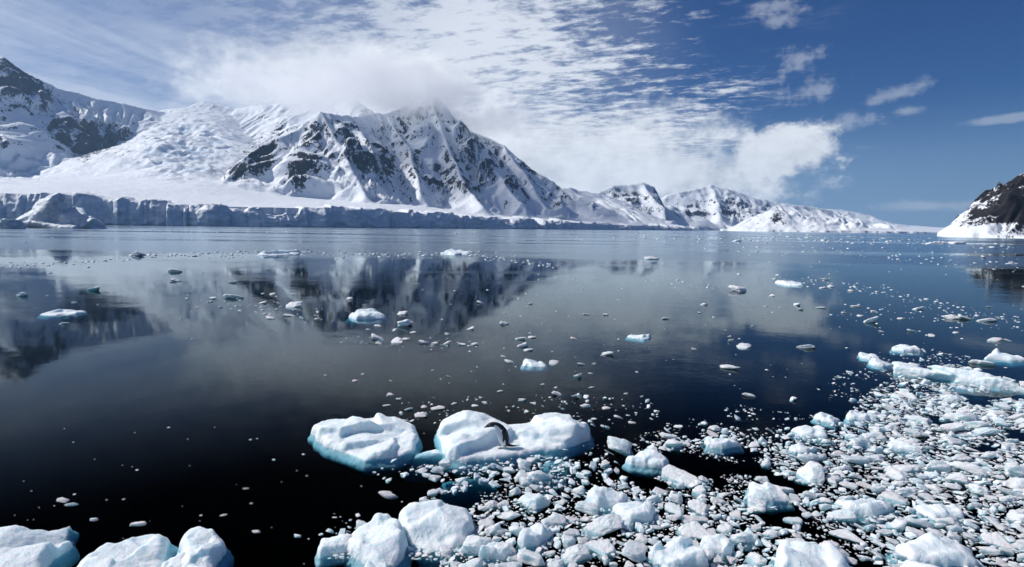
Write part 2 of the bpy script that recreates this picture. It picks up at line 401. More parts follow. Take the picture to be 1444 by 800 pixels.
main_ridges = [
    # left mountain crest and its spur
    ([(-320, 40, 2250), (-140, 62, 2200), (0, 80, 2150), (32, 100, 2180), (76, 124, 2250), (132, 139, 2380), (205, 153, 2500)], 1.25, 0.80, 150, 0.8),
    ([(-140, 62, 2200), (-90, 150, 1900), (-60, 225, 1600)], 1.2, 0.75, 120, 0.8),
    # ice-fall basin behind
    ([(205, 153, 2500), (250, 160, 2650), (288, 143, 2750), (335, 152, 2750), (420, 146, 2700), (500, 140, 2600)], 0.9, 0.75, 150, 0.3),
    ([(288, 152, 2700), (285, 196, 2300), (268, 236, 1900), (280, 266, 1500)], 0.02, 0.62, 320, 0.0),
    # pyramid
    ([(455, 159, 1900), (424, 181, 1850), (385, 194, 1790), (345, 222, 1700), (312, 258, 1620)], 1.45, 0.78, 90, 0.9),
    ([(455, 159, 1900), (440, 190, 1830), (424, 232, 1720), (414, 262, 1640)], 1.5, 0.8, 70, 0.9),
    ([(455, 159, 1900), (474, 200, 1800), (496, 240, 1690), (516, 276, 1590)], 1.5, 0.85, 70, 1.0),
    ([(455, 159, 1900), (505, 165, 2120), (558, 156, 2330), (602, 128, 2420)], 1.35, 0.80, 120, 1.0),
    # ribs on the main face
    ([(505, 168, 2120), (528, 205, 1990), (545, 245, 1840), (556, 272, 1740)], 1.6, 0.9, 60, 1.0),
    ([(540, 160, 2280), (572, 205, 2080), (588, 245, 1900), (598, 272, 1780)], 1.6, 0.9, 60, 1.0),
    ([(602, 128, 2420), (632, 205, 2160), (655, 255, 1950), (682, 290, 1780)], 1.5, 0.85, 80, 1.0),
    ([(602, 128, 2420), (622, 150, 2430), (652, 180, 2430), (712, 206, 2440), (742, 231, 2420), (790, 263, 2380), (818, 296, 2280)], 1.35, 0.72, 100, 1.0),
    ([(652, 182, 2430), (690, 225, 2240), (716, 262, 2060), (735, 285, 1960)], 1.5, 0.8, 70, 1.0),
    ([(712, 206, 2440), (745, 255, 2220), (768, 288, 2100)], 1.4, 0.8, 70, 1.0),
    ([(790, 264, 2450), (850, 275, 2750), (880, 285, 2900)], 0.6, 0.4, 100, 0.3),
]
main_rocks = [
    (360, 218, 46, 26, 0.42, -0.75), (330, 245, 20, 9, 0.35, -0.7), (400, 200, 14, 12, 0.1), (436, 212, 15, 36, 0.32, 0.35), (418, 250, 14, 16, 0.35),
    (505, 215, 10, 34, 0.22, -0.45), (545, 235, 10, 34, 0.30, -0.3), (578, 215, 12, 40, 0.25, -0.3), (640, 245, 18, 26, 0.20, -0.4), (668, 272, 18, 14, 0.35, 0.6),
    (752, 238, 22, 7, 0.35, 0.7), (800, 280, 18, 7, 0.4, 0.85), (700, 235, 12, 40, 0.15, -0.5),
    (112, 195, 30, 44, 0.5), (80, 190, 12, 28, 0.3), (170, 205, 50, 20, 0.4), (20, 105, 44, 22, 0.55, 0.45), (50, 125, 40, 8, 0.4, 0.4), (18, 152, 10, 6, 0.3),
    # clean snow
    (250, 210, 60, 60, -0.7), (160, 160, 60, 12, -0.4), (480, 262, 34, 20, -0.5, 0.4), (390, 240, 10, 30, -0.35, 0.6), (610, 200, 26, 30, -0.15), (40, 225, 60, 25, -0.4), (690, 275, 40, 14, -0.2)]
terrain('mountain', -2750, 760, 880, 2900, 5.5, main_ridges, base_main, m_ter,
        'snow covered rocky mountain massif above the glacier cliff', 3, main_rocks, 8.5, 95.0,
        ices=[(262, 212, 72, 44, 1.0), (20, 235, 70, 22, 0.6)])

# ------------------------------------------------------------------ glacier cliff
m_cliff, t = material('glacier_ice')
pos = t.new('ShaderNodeNewGeometry').outputs['Position']; nz = t.sep(t.new('ShaderNodeNewGeometry').outputs['Normal'])[2]
n1 = t.noise(t.v('MULTIPLY', pos, (1, 1, 0.35)), 0.09, 6, 0.6); n2 = t.noise(t.v('MULTIPLY', pos, (1, 1, 2.5)), 0.12, 5, 0.6)
snowf = t.ss(t.m('ADD', nz, t.m('MULTIPLY', t.m('SUBTRACT', n1, 0.5), 0.9)), 0.18, 0.5)
icec = t.mixc(t.ss(n1, 0.35, 0.7), (0.64, 0.77, 0.87), (0.80, 0.87, 0.92))
icec = t.mixc(t.m('MULTIPLY', t.ss(n2, 0.62, 0.75), 0.5), icec, (0.22, 0.36, 0.52))
nb = t.bump(n1, 0.5, 3.0)
finish(t, principled(t, t.mixc(snowf, icec, (0.87, 0.89, 0.91)), 0.5, nb, 0.3))
def cliff():
    xs = np.arange(-1500, 760, 1.8); ys = shore(xs)
    s = np.concatenate([[0], np.cumsum(np.hypot(np.diff(xs), np.diff(ys)))])
    # bays and headlands of the front, then blocks with upright cracks between them
    rng = np.random.default_rng(4)
    cuts = np.cumsum(np.exp(rng.normal(2.7, 0.65, 500))); cuts = cuts[cuts < s[-1]]
    blk = np.searchsorted(cuts, s)
    ro = rng.normal(0, 1, len(cuts) + 2); rh = rng.normal(0, 1, len(cuts) + 2)
    near = np.min(np.abs(s[:, None] - cuts[None, :]), axis=1) if len(cuts) else s * 0 + 9
    hgt = np.interp(xs, CHX, CH) * (1 + 0.10 * fbm2(s / 160, s * 0, 3, 8)) + 2.2 * rh[blk]
    hgt = hgt * (1 - 0.42 * sst(fbm2(s / 70, s * 0 + 4, 4, 18, 0.6), 0.10, 0.5)) + 3.5 * fbm2(s / 16, s * 0 + 3, 4, 19, 0.6)
    edges_ = np.concatenate([[0], cuts, [s[-1]]]); mid = (edges_[blk] + edges_[np.minimum(blk + 1, len(edges_) - 1)]) / 2
    tl = rng.normal(0, 0.42, len(cuts) + 2)
    hgt = hgt + np.clip(tl[blk] * (s - mid) * 0.35, -5, 5)
    off = 26 * fbm2(s / 150, s * 0 + 9, 4, 28) + np.clip(tl[::-1][blk] * (s - mid), -9, 9) + 1.8 * ro[blk] - 2.4 * (1 - sst(near, 0, 3.0))
    rows = 22
    tx, ty = np.gradient(xs), np.gradient(ys); ln = np.hypot(tx, ty); nxv, nyv = ty / ln, -tx / ln      # outwards (to the water)
    V = []
    for r in range(rows + 7):
        if r <= rows:
            f = r / rows
            z = -4 + (hgt + 4) * f
            o_ = off + 4.5 * fbm2(s / 11, s * 0 + f * 5.5, 5, 40, 0.6) + 3.0 * fbm2(s / 26, s * 0 + f * 2.2, 3, 47) - 9.0 * f ** 2.5 - 1.8 * (np.abs(f - 0.06) < 0.04)
            o_ = o_ - 3.0 * sst(f * 1.0 + 0.2 * fbm2(s / 14, s * 0 + 2, 2, 55), 0.86, 1.02)
        else:
            b = (r - rows)
            z = hgt + 0.5 + b * 0.55 + 2.6 * fbm2(s / 12, s * 0 + b * 0.8, 4, 60) - (6.0 if b == 6 else 0)
            o_ = off - 4 - 9.0 * b
        V.append(np.stack([xs + nxv * o_, ys + nyv * o_, z], -1))
    V = np.concatenate(V)
    me_ = mesh_np('glacier_front', V, grid_faces(len(xs), rows + 7))
    return obj('glacier_front', me_, m_cliff)
tag(cliff(), 'shaded blue white glacier cliff along the shore under the mountains', 'glacier', kind='structure')

# ------------------------------------------------------------------ far ranges, island, headland
far_ridges = [
    ([(800, 300, 3000), (845, 271, 3250), (868, 262, 3350), (905, 258, 3450), (936, 269, 3500), (962, 276, 3700)], 1.3, 0.5, 70, 0.8),
    ([(905, 258, 3450), (925, 285, 3200), (965, 305, 3000)], 1.2, 0.5, 60, 0.8),
    ([(845, 271, 3250), (838, 292, 3050)], 1.3, 0.6, 50, 0.8),
    ([(940, 275, 4300), (965, 269, 4350), (985, 266, 4400), (1002, 261, 4450), (1022, 266, 4450), (1062, 279, 4500), (1100, 286, 4550), (1135, 293, 4700)], 1.1, 0.5, 120, 1.0),
    ([(1002, 261, 4450), (1010, 290, 4100), (1015, 308, 3900)], 1.1, 0.6, 100, 1.0),
    ([(1062, 279, 4500), (1060, 305, 4150)], 1.1, 0.6, 100, 1.0),
    ([(1120, 293, 5600), (1190, 297, 5700), (1222, 303, 5700), (1262, 316, 5700), (1330, 324, 5800)], 0.6, 0.35, 200, 0.5),
]
def edge_far(X, Y): return Y - np.interp(X, [-200, 300, 560, 760, 900, 1700, 4200], [2500, 2620, 2750, 3000, 3500, 3900, 5200]) + 60 * fbm2(X / 200, Y / 200, 4, 19)
def base_far(X, Y):
    d = edge_far(X, Y)
    return np.where(d < 0, -12.0, 8 + 0.055 * np.minimum(d, 900) + 6 * fbm2(X / 300, Y / 300, 3, 15))
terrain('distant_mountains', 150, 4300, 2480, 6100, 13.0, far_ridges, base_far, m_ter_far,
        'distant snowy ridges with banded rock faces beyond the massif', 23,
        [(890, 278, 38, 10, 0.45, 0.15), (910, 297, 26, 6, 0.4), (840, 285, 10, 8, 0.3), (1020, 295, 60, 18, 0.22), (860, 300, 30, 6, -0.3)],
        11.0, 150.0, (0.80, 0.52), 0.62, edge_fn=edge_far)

isl_ridges = [
    ([(1052, 322, 2500), (1075, 303, 2550), (1092, 291, 2600), (1108, 288, 2620), (1142, 292, 2680), (1180, 299, 2720), (1215, 312, 2740), (1262, 326, 2760)], 1.1, 0.34, 40, 0.7),
    ([(1100, 289, 2610), (1112, 305, 2500), (1110, 318, 2440)], 1.4, 0.6, 30, 0.9),
    ([(1150, 293, 2690), (1185, 312, 2560), (1240, 326, 2500)], 0.6, 0.35, 60, 0.2),
]
def edge_isl(X, Y):
    cx, cy = at_depth(1160, 325, 2620)[:2]
    return 260 * (1 - np.hypot((X - cx) / 400, (Y - cy) / 280) + 0.14 * fbm2(X / 90, Y / 90, 4, 71))
def base_isl(X, Y):
    e = edge_isl(X, Y)
    return np.where(e < 0, -12.0, 7 + 0.06 * np.clip(e, 0, 260))
terrain('snowy_island', 850, 1900, 2330, 2960, 5.0, isl_ridges, base_isl, m_ter,
        'low rounded snowy island with a dark rock outcrop', 43, [(1102, 308, 16, 14, 0.5, -0.5), (1075, 312, 8, 10, 0.25), (1170, 310, 60, 20, -0.6)], 7.0, 80.0, (0.72, 0.5), 0.6, edge_fn=edge_isl)

hd = [
    ([(1340, 336, 700), (1366, 312, 715), (1392, 284, 725), (1420, 266, 735), (1444, 254, 745), (1540, 205, 780), (1750, 150, 850), (2100, 120, 950)], 1.25, 0.75, 25, 1.0),
    ([(1444, 256, 745), (1440, 300, 690), (1425, 325, 660)], 1.4, 0.8, 18, 1.0),
    ([(1400, 282, 725), (1385, 310, 690), (1370, 326, 675)], 1.4, 0.8, 18, 0.9),
    ([(1540, 205, 780), (1520, 280, 690), (1500, 330, 650)], 1.2, 0.8, 30, 1.0),
]
def edge_head(X, Y):
    return (X - 514) * 0.9 + 0.0 * Y - 34 * np.abs((Y - 700) / 90) ** 1.5 + 9 * fbm2(X / 25, Y / 25, 3, 81)
def base_head(X, Y):
    e = edge_head(X, Y)
    return np.where(e < 0, -12.0, 1.6 + 0.09 * np.clip(e, 0, 60))
terrain('headland', 430, 1150, 560, 900, 1.7, hd, base_head, m_ter_head,
        'steep dark rock headland streaked with snow', 63,
        [(1400, 290, 70, 40, 0.5), (1450, 290, 50, 60, 0.35), (1392, 323, 40, 6, -0.8, -0.15), (1400, 283, 30, 5, -0.4, -0.5), (1410, 262, 16, 5, -0.4, -0.6), (1365, 298, 30, 4, -0.35, -0.75), (1350, 328, 40, 6, -0.9)],
        6.5, 30.0, (0.93, 0.66), 0.55, edge_fn=lambda X, Y: 1.1 * edge_head(X, Y))

# ------------------------------------------------------------------ cap cloud on the summits
m_cloud, t = material('cloud_vapour')
oc = t.new('ShaderNodeTexCoord').outputs['Object']
r = t.v('LENGTH', oc)
n1 = t.noise(t.v('MULTIPLY', oc, (4.6, 2.6, 1.25)), 0.9, 4, 0.6)
dens = t.ss(t.m('ADD', t.m('SUBTRACT', 0.86, r), t.m('MULTIPLY', t.m('SUBTRACT', n1, 0.5), 2.4)), 0.0, 0.8)
dens = t.m('MULTIPLY', dens, t.ss(r, 0.82, 1.0, 1.0, 0.0))
pv = t.new('ShaderNodeVolumePrincipled')
pv.inputs['Color'].default_value = (1, 1, 1, 1); pv.inputs['Anisotropy'].default_value = 0.4
t.l.new(t.m('MULTIPLY', dens, 0.0115), pv.inputs['Density'])
finish(t, None, pv.outputs[0])
def cloud(px, py, Y, hx, hy, hz, label):
    V_, F_ = ICO[3]
    c = at_depth(px, py, Y)
    o = obj('cloud', mesh_np('cloud', V_ * 1.02, F_), m_cloud)
    o.location = c; o.scale = (hx, hy, hz)
    return tag(o, label, 'cloud', kind='stuff')
cloud(470, 124, 2180, 570, 340, 125, 'soft white cloud cap sitting on the mountain summits')
cloud(600, 140, 2270, 300, 220, 98, 'thin cloud veil wrapped round the highest summit')
cloud(688, 172, 2380, 260, 170, 76, 'wispy cloud hanging on the falling ridge past the summit')

# ------------------------------------------------------------------ air
m_air, t = material('air')
pv = t.new('ShaderNodeVolumePrincipled'); pv.inputs['Color'].default_value = (0.42, 0.68, 1.0, 1); pv.inputs['Density'].default_value = 5.2e-5; pv.inputs['Anisotropy'].default_value = 0.3
finish(t, None, pv.outputs[0])
V = [(x, y, z) for z in (-11, 720) for x, y in ((-5000, -400), (5000, -400), (5000, 7000), (-5000, 7000))]
me = mesh_np('haze', V, [(3, 2, 1, 0), (4, 5, 6, 7), (0, 1, 5, 4), (1, 2, 6, 5), (2, 3, 7, 6), (3, 0, 4, 7)], False)
tag(obj('haze', me, m_air), 'thin blue haze of cold air', 'haze', kind='stuff')

#ICE_SECTION
# ------------------------------------------------------------------ ice shapes
def chunk_v(dirs, seed, planes=12, p=13, rough=0.10, bites=2, oct_=4):
    """a broken block: flat faces with worn edges, a few bites and a rough skin (star shaped, radius about 1)"""
    rng = np.random.default_rng(seed)
    n = rng.normal(size=(planes, 3)); n /= np.linalg.norm(n, axis=1, keepdims=True)
    n = np.vstack([n, [[0, 0, 1], [0, 0, -1], [1, 0, 0], [-1, 0, 0], [0, 1, 0], [0, -1, 0]]])
    n[planes] += rng.normal(size=3) * 0.22; n /= np.linalg.norm(n, axis=1, keepdims=True)
    h = np.concatenate([rng.uniform(0.45, 1.0, planes), rng.uniform(0.62, 1.0 + 0.3 * (planes < 9), 6)])
    r = (np.sum((np.maximum(dirs @ n.T, 0) / h) ** p, axis=1)) ** (-1.0 / p)
    for _ in range(bites):
        c = rng.normal(size=3); c[2] = abs(c[2]) * 0.6; c /= np.linalg.norm(c)
        r = r * (1 - rng.uniform(0.12, 0.32) * sst(dirs @ c, 0.72, 0.97))
    q = dirs * r[:, None]
    o_ = rng.uniform(0, 99, 3)
    r = r * (1 + rough * fbm3(q * 1.7 + o_, 3, seed) + rough * 0.8 * (0.4 - np.abs(fbm3(q * 3.6 + o_, oct_, seed + 9, 0.6))))
    r = r / max(1.0, r.max() / 1.12)
    return dirs * r[:, None]
def rotz(V_, a):
    c, s_ = math.cos(a), math.sin(a)
    return np.stack([V_[:, 0] * c - V_[:, 1] * s_, V_[:, 0] * s_ + V_[:, 1] * c, V_[:, 2]], -1)
def union_mesh(name, blobs, voxel, seed, skin=0.03, skin_len=0.35, smooth=2, dents=(), shell=None):
    """blobs: (x, y, z, hx, hy, hz, yaw) of broken blocks, grown together into one lump of ice"""
    Vs, Fs, n0 = [], [], 0
    D, FI = ICO[4]
    for i, b in enumerate(blobs):
        v_ = chunk_v(D, seed * 31 + i, 7, 16, 0.12, 1) * np.array(b[3:6]) / 0.77
        v_ = rotz(v_, b[6] if len(b) > 6 else 0.0)
        if len(b) > 7: v_[:, 2] += b[7] * v_[:, 1]
        v_ = v_ + np.array(b[:3])
        Vs.append(v_); Fs.append(FI + n0); n0 += len(v_)
    if shell is not None:
        q_ = shell[1]; Vs.append(shell[0]); Fs.append(np.concatenate([q_[:, [0, 1, 2]], q_[:, [0, 2, 3]]]) + n0)
    me_ = mesh_np('tmp', np.concatenate(Vs), np.concatenate(Fs))
    o = bpy.data.objects.new('tmp', me_); COL.objects.link(o)
    md = o.modifiers.new('r', 'REMESH'); md.mode = 'VOXEL'; md.voxel_size = voxel; md.adaptivity = 0.0
    if smooth:
        ms = o.modifiers.new('s', 'SMOOTH'); ms.iterations = smooth; ms.factor = 0.5
    dg = bpy.context.evaluated_depsgraph_get()
    ev = o.evaluated_get(dg)
    out = bpy.data.meshes.new_from_object(ev)
    bpy.data.objects.remove(o); bpy.data.meshes.remove(me_)
    out.name = name
    n = len(out.vertices)
    co = np.zeros(n * 3, np.float32); out.vertices.foreach_get('co', co); co = co.reshape(-1, 3).astype(float)
    nr = np.zeros(n * 3, np.float32); out.vertices.foreach_get('normal', nr); nr = nr.reshape(-1, 3)
    for (ex, ey, ez, er, axis) in dents:                 # melted hollow, pressed straight in from the front or the top
        dv = co - np.array([ex, ey, ez]); k_ = 1 if axis == 'y' else 2
        rest = np.sum(dv ** 2, axis=1) - dv[:, k_] ** 2
        depth = np.sqrt(np.maximum(er ** 2 - rest, 0)) * (1 if axis == 'y' else -1)
        hit_ = (np.sum(dv ** 2, axis=1) < er ** 2)
        co[:, k_] = np.where(hit_, co[:, k_] * 0.15 + 0.85 * ((ey if axis == 'y' else ez) + depth), co[:, k_])
    dsp = skin * fbm3(co / skin_len + seed, 4, seed) + skin * 0.5 * (1 - 2 * np.abs(fbm3(co / (skin_len * 0.55) + 7 + seed, 3, seed + 5)))
    co = co + nr * dsp[:, None]
    out.vertices.foreach_set('co', co.astype(np.float32).ravel())
    out.polygons.foreach_set('use_smooth', np.ones(len(out.polygons), bool))
    out.materials.clear(); out.update()
    return out

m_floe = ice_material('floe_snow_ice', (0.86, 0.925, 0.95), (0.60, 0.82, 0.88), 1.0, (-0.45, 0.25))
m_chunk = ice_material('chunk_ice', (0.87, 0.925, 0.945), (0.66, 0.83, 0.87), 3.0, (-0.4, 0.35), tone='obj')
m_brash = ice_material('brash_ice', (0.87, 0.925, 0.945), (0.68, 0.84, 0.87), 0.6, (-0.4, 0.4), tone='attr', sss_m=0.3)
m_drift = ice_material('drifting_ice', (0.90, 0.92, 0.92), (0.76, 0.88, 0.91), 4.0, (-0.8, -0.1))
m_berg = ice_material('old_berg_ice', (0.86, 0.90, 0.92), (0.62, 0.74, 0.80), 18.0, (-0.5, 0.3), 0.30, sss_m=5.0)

FOOT = []          # footprints already taken: x, y, rx, ry
def scales(px, py):
    w_ = at_water(px, py)
    c = np.dot(w_ - np.array([0, 0, CAMH]), FWD)
    a = project(w_[0], w_[1] + 0.1, 0.0); b = project(w_[0], w_[1], 0.1)
    return w_, F / c, (py - a[1]) * 10, (py - b[1]) * 10      # px per metre: across, away, up
def hero(name, px, py, blobs, seed, label, mat=None, voxel=0.026, cat='ice floe', skin=0.045, foot=True, skin_len=0.35, smooth=2, dents=(), flat=1):
    w_, *_ = scales(px, py)
    if flat != 1: blobs = [(*b[:2], b[2] * (flat if b[2] > 0 else 1), *b[3:5], b[5] * (flat if b[2] > -0.3 else 1), *b[6:]) for b in blobs]
    o = obj(name, union_mesh(name, blobs, voxel, seed, skin, skin_len, smooth, dents), mat or m_floe)
    o.location = (w_[0], w_[1], 0)
    if foot:
        for b in blobs: FOOT.append((w_[0] + b[0], w_[1] + b[1], b[3] * 0.95, b[4] * 0.95))
    return tag(o, label, cat)
def block(name, x0, y0, x1, y1, hf, seed, label, extra=3, cat='ice block', yaw=0.0, tilt=0.0, dent=None, skin=0.018):
    """a lump of ice from its picture extent: width, then how much of the height is top face and how much is side"""
    w_, sx, sy, sz = scales((x0 + x1) / 2, y1)
    W_ = (x1 - x0) / sx; Vp = y1 - y0; hf *= 0.8
    h = hf * Vp / sz; dp = max((1 - hf) * Vp / sy, 0.40 * W_)
    rng = np.random.default_rng(seed * 7 + 1)
    n = int(rng.integers(5, 9)); an = (np.arange(n) + rng.uniform(-0.33, 0.33, n)) / n * 2 * math.pi; rr = rng.uniform(0.68, 1.20, n)
    ex, ey = np.cos(an) * rr * W_ / 2, np.sin(an) * rr * dp / 2
    ey = ey + yaw * 0.5 * ex * dp / W_
    poly = [project(w_[0] + a, w_[1] + dp / 2 + b, 0.0)[:2] for a, b in zip(ex, ey)]
    hts = []; sl = rng.uniform(-0.35, 0.35)
    for k_ in range(5 + 2 * extra):
        a, r_ = rng.uniform(0, 2 * math.pi), math.sqrt(rng.random()) * 0.85
        x_, y_ = math.cos(a) * r_, math.sin(a) * r_
        hh = h * np.clip(0.82 + sl * x_ + 0.18 * y_ + rng.normal(0, 0.10 + 0.05 * extra), 0.15, 1.15)
        if dent and math.hypot(x_ - dent[0], y_ - dent[1]) < 0.45: hh = 0.12 * h
        q = project(w_[0] + x_ * W_ / 2, w_[1] + dp / 2 + y_ * dp / 2, 0.0); hts.append((q[0], q[1], hh))
    if dent:
        q = project(w_[0] + dent[0] * W_ / 2, w_[1] + dp / 2 + dent[1] * dp / 2, 0.0); hts.append((q[0], q[1], 0.05 * h))
    k_ = W_ / 1.35
    return drawn_floe(name, poly, hts, seed, label, cat, (), W_ / 62, 0.20, -0.45, 0.12, skin, k_)

def drawn_floe(name, poly, hts, seed, label, cat='ice floe', skirts=(), voxel=0.024, sig=0.20, bottom=-0.45, lip=0.10, skin=0.018, k=1.0, tall=0.66):
    """a floe from its waterline outline and the heights of its top at a few spots"""
    PW = np.array([at_water(*p)[:2] for p in poly]); o2 = PW.mean(0)
    PW = PW - o2
    HW = np.array([[*(at_water(a, b)[:2] - o2), h_] for a, b, h_ in hts])
    st_ = voxel * 1.1
    gx_ = np.arange(PW[:, 0].min() - 0.25 * k, PW[:, 0].max() + 0.25 * k, st_); gy_ = np.arange(PW[:, 1].min() - 0.25 * k, PW[:, 1].max() + 0.25 * k, st_)
    X, Y = np.meshgrid(gx_, gy_)
    X2 = X + 0.07 * k * fbm2(X / (0.34 * k), Y / (0.34 * k), 4, seed + 1); Y2 = Y + 0.07 * k * fbm2(X / (0.34 * k) + 9, Y / (0.30 * k), 4, seed + 2)
    shelf = 0.10 * k
    dist = np.full(X.shape, 1e9)
    for a, b in zip(PW, np.roll(PW, -1, axis=0)):
        e = b - a; u = np.clip(((X2 - a[0]) * e[0] + (Y2 - a[1]) * e[1]) / (e @ e), 0, 1)
        dist = np.minimum(dist, np.hypot(X2 - a[0] - u * e[0], Y2 - a[1] - u * e[1]))
    ins = inside(X2, Y2, PW); dist = np.where(ins, dist, -dist)
    wg = np.exp(-((X[..., None] - HW[:, 0]) ** 2 + (Y[..., None] - HW[:, 1]) ** 2) / (2 * (sig * k) ** 2)) + 1e-9
    H = (wg * HW[:, 2]).sum(-1) / wg.sum(-1)
    rs = np.random.default_rng(seed + 400); nc_ = 9                     # broken top: a few tilted flat facets
    ctr = np.stack([rs.uniform(PW[:, 0].min(), PW[:, 0].max(), nc_), rs.uniform(PW[:, 1].min(), PW[:, 1].max(), nc_)], -1); gr_ = rs.normal(0, 0.16, (nc_, 2)); of_ = rs.normal(0, 0.030, nc_)
    dc = np.hypot(X2[..., None] - ctr[:, 0], (Y2[..., None] - ctr[:, 1])); wf = np.exp(-(dc - dc.min(-1, keepdims=True)) / (0.018 * k)); wf /= wf.sum(-1, keepdims=True)
    fac = (wf * (of_ * k + gr_[:, 0] * (X[..., None] - ctr[:, 0]) + gr_[:, 1] * (Y[..., None] - ctr[:, 1]))).sum(-1)
    H = np.maximum(H * tall + np.clip(fac, -0.12 * k, 0.12 * k), 0.03 * k)
    H = H * (1 + 0.12 * fbm2(X / (0.45 * k), Y / (0.45 * k), 4, seed + 3)) + 0.03 * k * (0.35 - np.abs(fbm2(X / (0.28 * k), Y / (0.28 * k), 4, seed + 4)))
    prof = np.clip(dist / (lip * k), 0, 1) ** 0.36
    top = np.where(dist > 0, -0.04 + (H + 0.04) * prof, -0.05 + 1.1 * dist); bot = np.minimum(-0.065 + 1.1 * np.minimum(dist, 0) + (bottom * k + 0.05) * np.clip((dist + shelf) / (0.35 * k), 0, 1) ** 0.6, top - 0.003)
    ny_, nx_ = X.shape; idx = np.full(X.shape, -1); keep = dist > -shelf; idx[keep] = np.arange(keep.sum()); nk = int(keep.sum())
    q = np.stack([idx[:-1, :-1], idx[:-1, 1:], idx[1:, 1:], idx[1:, :-1]], -1).reshape(-1, 4); q = q[(q >= 0).all(1)]
    V_ = np.concatenate([np.stack([X[keep], Y[keep], top[keep]], -1), np.stack([X[keep], Y[keep], bot[keep] - 0.004], -1)])
    edges = {}
    for f in q:
        for a, b in zip(f, np.roll(f, -1)): edges[(a, b)] = 1
    rim = [(a, b) for (a, b) in edges if (b, a) not in edges]
    Fq = np.concatenate([q, q[:, ::-1] + nk, np.array([(b, a, a + nk, b + nk) for a, b in rim])])
    extra = []
    for i, b in enumerate(skirts):
        c_ = at_water(b[0], b[1])[:2] - o2
        extra.append((c_[0], c_[1], *b[2:]))
    out = union_mesh(name, extra, voxel, seed, skin * k, 0.25 * k, 1, (), (V_, Fq))
    o = obj(name, out, m_floe); o.location = (o2[0], o2[1], 0)
    DRAWN_POLY.append(PW + o2)
    return tag(o, label, cat)
DRAWN_POLY = []
def inside(px, py, poly):
    c = np.zeros(np.shape(px), bool); j = len(poly) - 1
    for i in range(len(poly)):
        xi, yi = poly[i]; xj, yj = poly[j]
        c ^= ((yi > py) != (yj > py)) & (px < (xj - xi) * (py - yi) / (yj - yi + 1e-9) + xi)
        j = i
    return c

# the penguin's floe and its neighbour
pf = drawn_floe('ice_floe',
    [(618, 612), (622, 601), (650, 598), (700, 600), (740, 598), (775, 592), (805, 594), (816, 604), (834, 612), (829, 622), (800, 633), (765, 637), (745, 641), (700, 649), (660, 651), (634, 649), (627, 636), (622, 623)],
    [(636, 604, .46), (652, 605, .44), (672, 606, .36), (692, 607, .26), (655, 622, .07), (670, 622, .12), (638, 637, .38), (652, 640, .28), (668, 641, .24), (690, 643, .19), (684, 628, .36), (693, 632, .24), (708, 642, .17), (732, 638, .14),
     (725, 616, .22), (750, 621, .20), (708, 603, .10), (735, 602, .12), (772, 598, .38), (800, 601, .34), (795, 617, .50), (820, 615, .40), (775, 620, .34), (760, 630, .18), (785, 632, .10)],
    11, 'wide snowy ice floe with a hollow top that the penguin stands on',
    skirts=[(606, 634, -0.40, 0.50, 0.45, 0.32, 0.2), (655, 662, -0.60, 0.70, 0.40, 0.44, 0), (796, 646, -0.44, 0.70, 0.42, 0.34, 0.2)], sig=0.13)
drawn_floe('ice_floe',
    [(441, 609), (450, 601), (480, 597), (520, 595), (560, 598), (585, 605), (591, 622), (584, 637), (555, 647), (515, 650), (495, 642), (465, 631), (447, 621)],
    [(452, 610, .24), (480, 606, .32), (520, 605, .38), (555, 606, .33), (577, 610, .30), (505, 620, .40), (475, 622, .30), (535, 620, .36), (548, 630, .12), (568, 628, .17), (580, 624, .24), (500, 634, .24), (525, 638, .20), (520, 646, .10), (555, 642, .14), (575, 636, .10)],
    12, 'flat topped white ice floe with blue ledges beside the penguin floe')

# blocks along the lower edge
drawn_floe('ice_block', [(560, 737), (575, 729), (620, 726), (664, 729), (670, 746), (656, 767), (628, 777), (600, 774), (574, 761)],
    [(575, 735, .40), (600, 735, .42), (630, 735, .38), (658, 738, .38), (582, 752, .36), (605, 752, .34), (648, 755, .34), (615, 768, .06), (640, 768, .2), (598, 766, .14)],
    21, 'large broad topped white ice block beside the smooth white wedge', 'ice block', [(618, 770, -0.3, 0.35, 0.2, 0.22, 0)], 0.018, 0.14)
drawn_floe('ice_block', [(478, 768), (500, 752), (530, 742), (554, 739), (567, 756), (573, 786), (556, 802), (530, 802), (500, 787)],
    [(538, 750, .36), (554, 750, .38), (558, 770, .34), (520, 765, .30), (500, 770, .18), (535, 785, .24), (555, 792, .12)],
    22, 'smooth white wedge of ice leaning on a smaller rough lump', 'ice block', (), 0.018, 0.16)
drawn_floe('ice_block', [(106, 806), (150, 780), (190, 766), (222, 758), (237, 764), (235, 786), (226, 822), (190, 845), (110, 845)],
    [(222, 764, .26), (195, 776, .28), (155, 796, .22), (212, 800, .14), (130, 822, .2), (225, 785, .16), (180, 800, .26)],
    24, 'long smooth ice slab sloping into black water', 'ice block', (), 0.018, 0.18)
drawn_floe('ice_block', [(251, 772), (262, 759), (285, 753), (312, 764), (319, 776), (301, 801), (296, 838), (256, 838)],
    [(266, 768, .30), (284, 768, .32), (303, 776, .20), (272, 795, .32), (292, 796, .24), (300, 808, .1), (275, 820, .3)],
    25, 'upright white ice block with a sharp lit edge next to the long slab', 'ice block', (), 0.016, 0.12)
drawn_floe('ice_block', [(-60, 800), (-20, 772), (20, 766), (50, 763), (85, 749), (103, 742), (96, 760), (101, 773), (76, 790), (60, 815), (40, 845), (-60, 850)],
    [(92, 752, .12), (70, 762, .24), (50, 772, .30), (15, 778, .32), (-30, 790, .3), (20, 810, .30), (55, 790, .22), (80, 778, .12), (40, 825, .15)],
    27, 'jagged ice block with a pointed spur alone in black water', 'ice block', (), 0.020, 0.18)
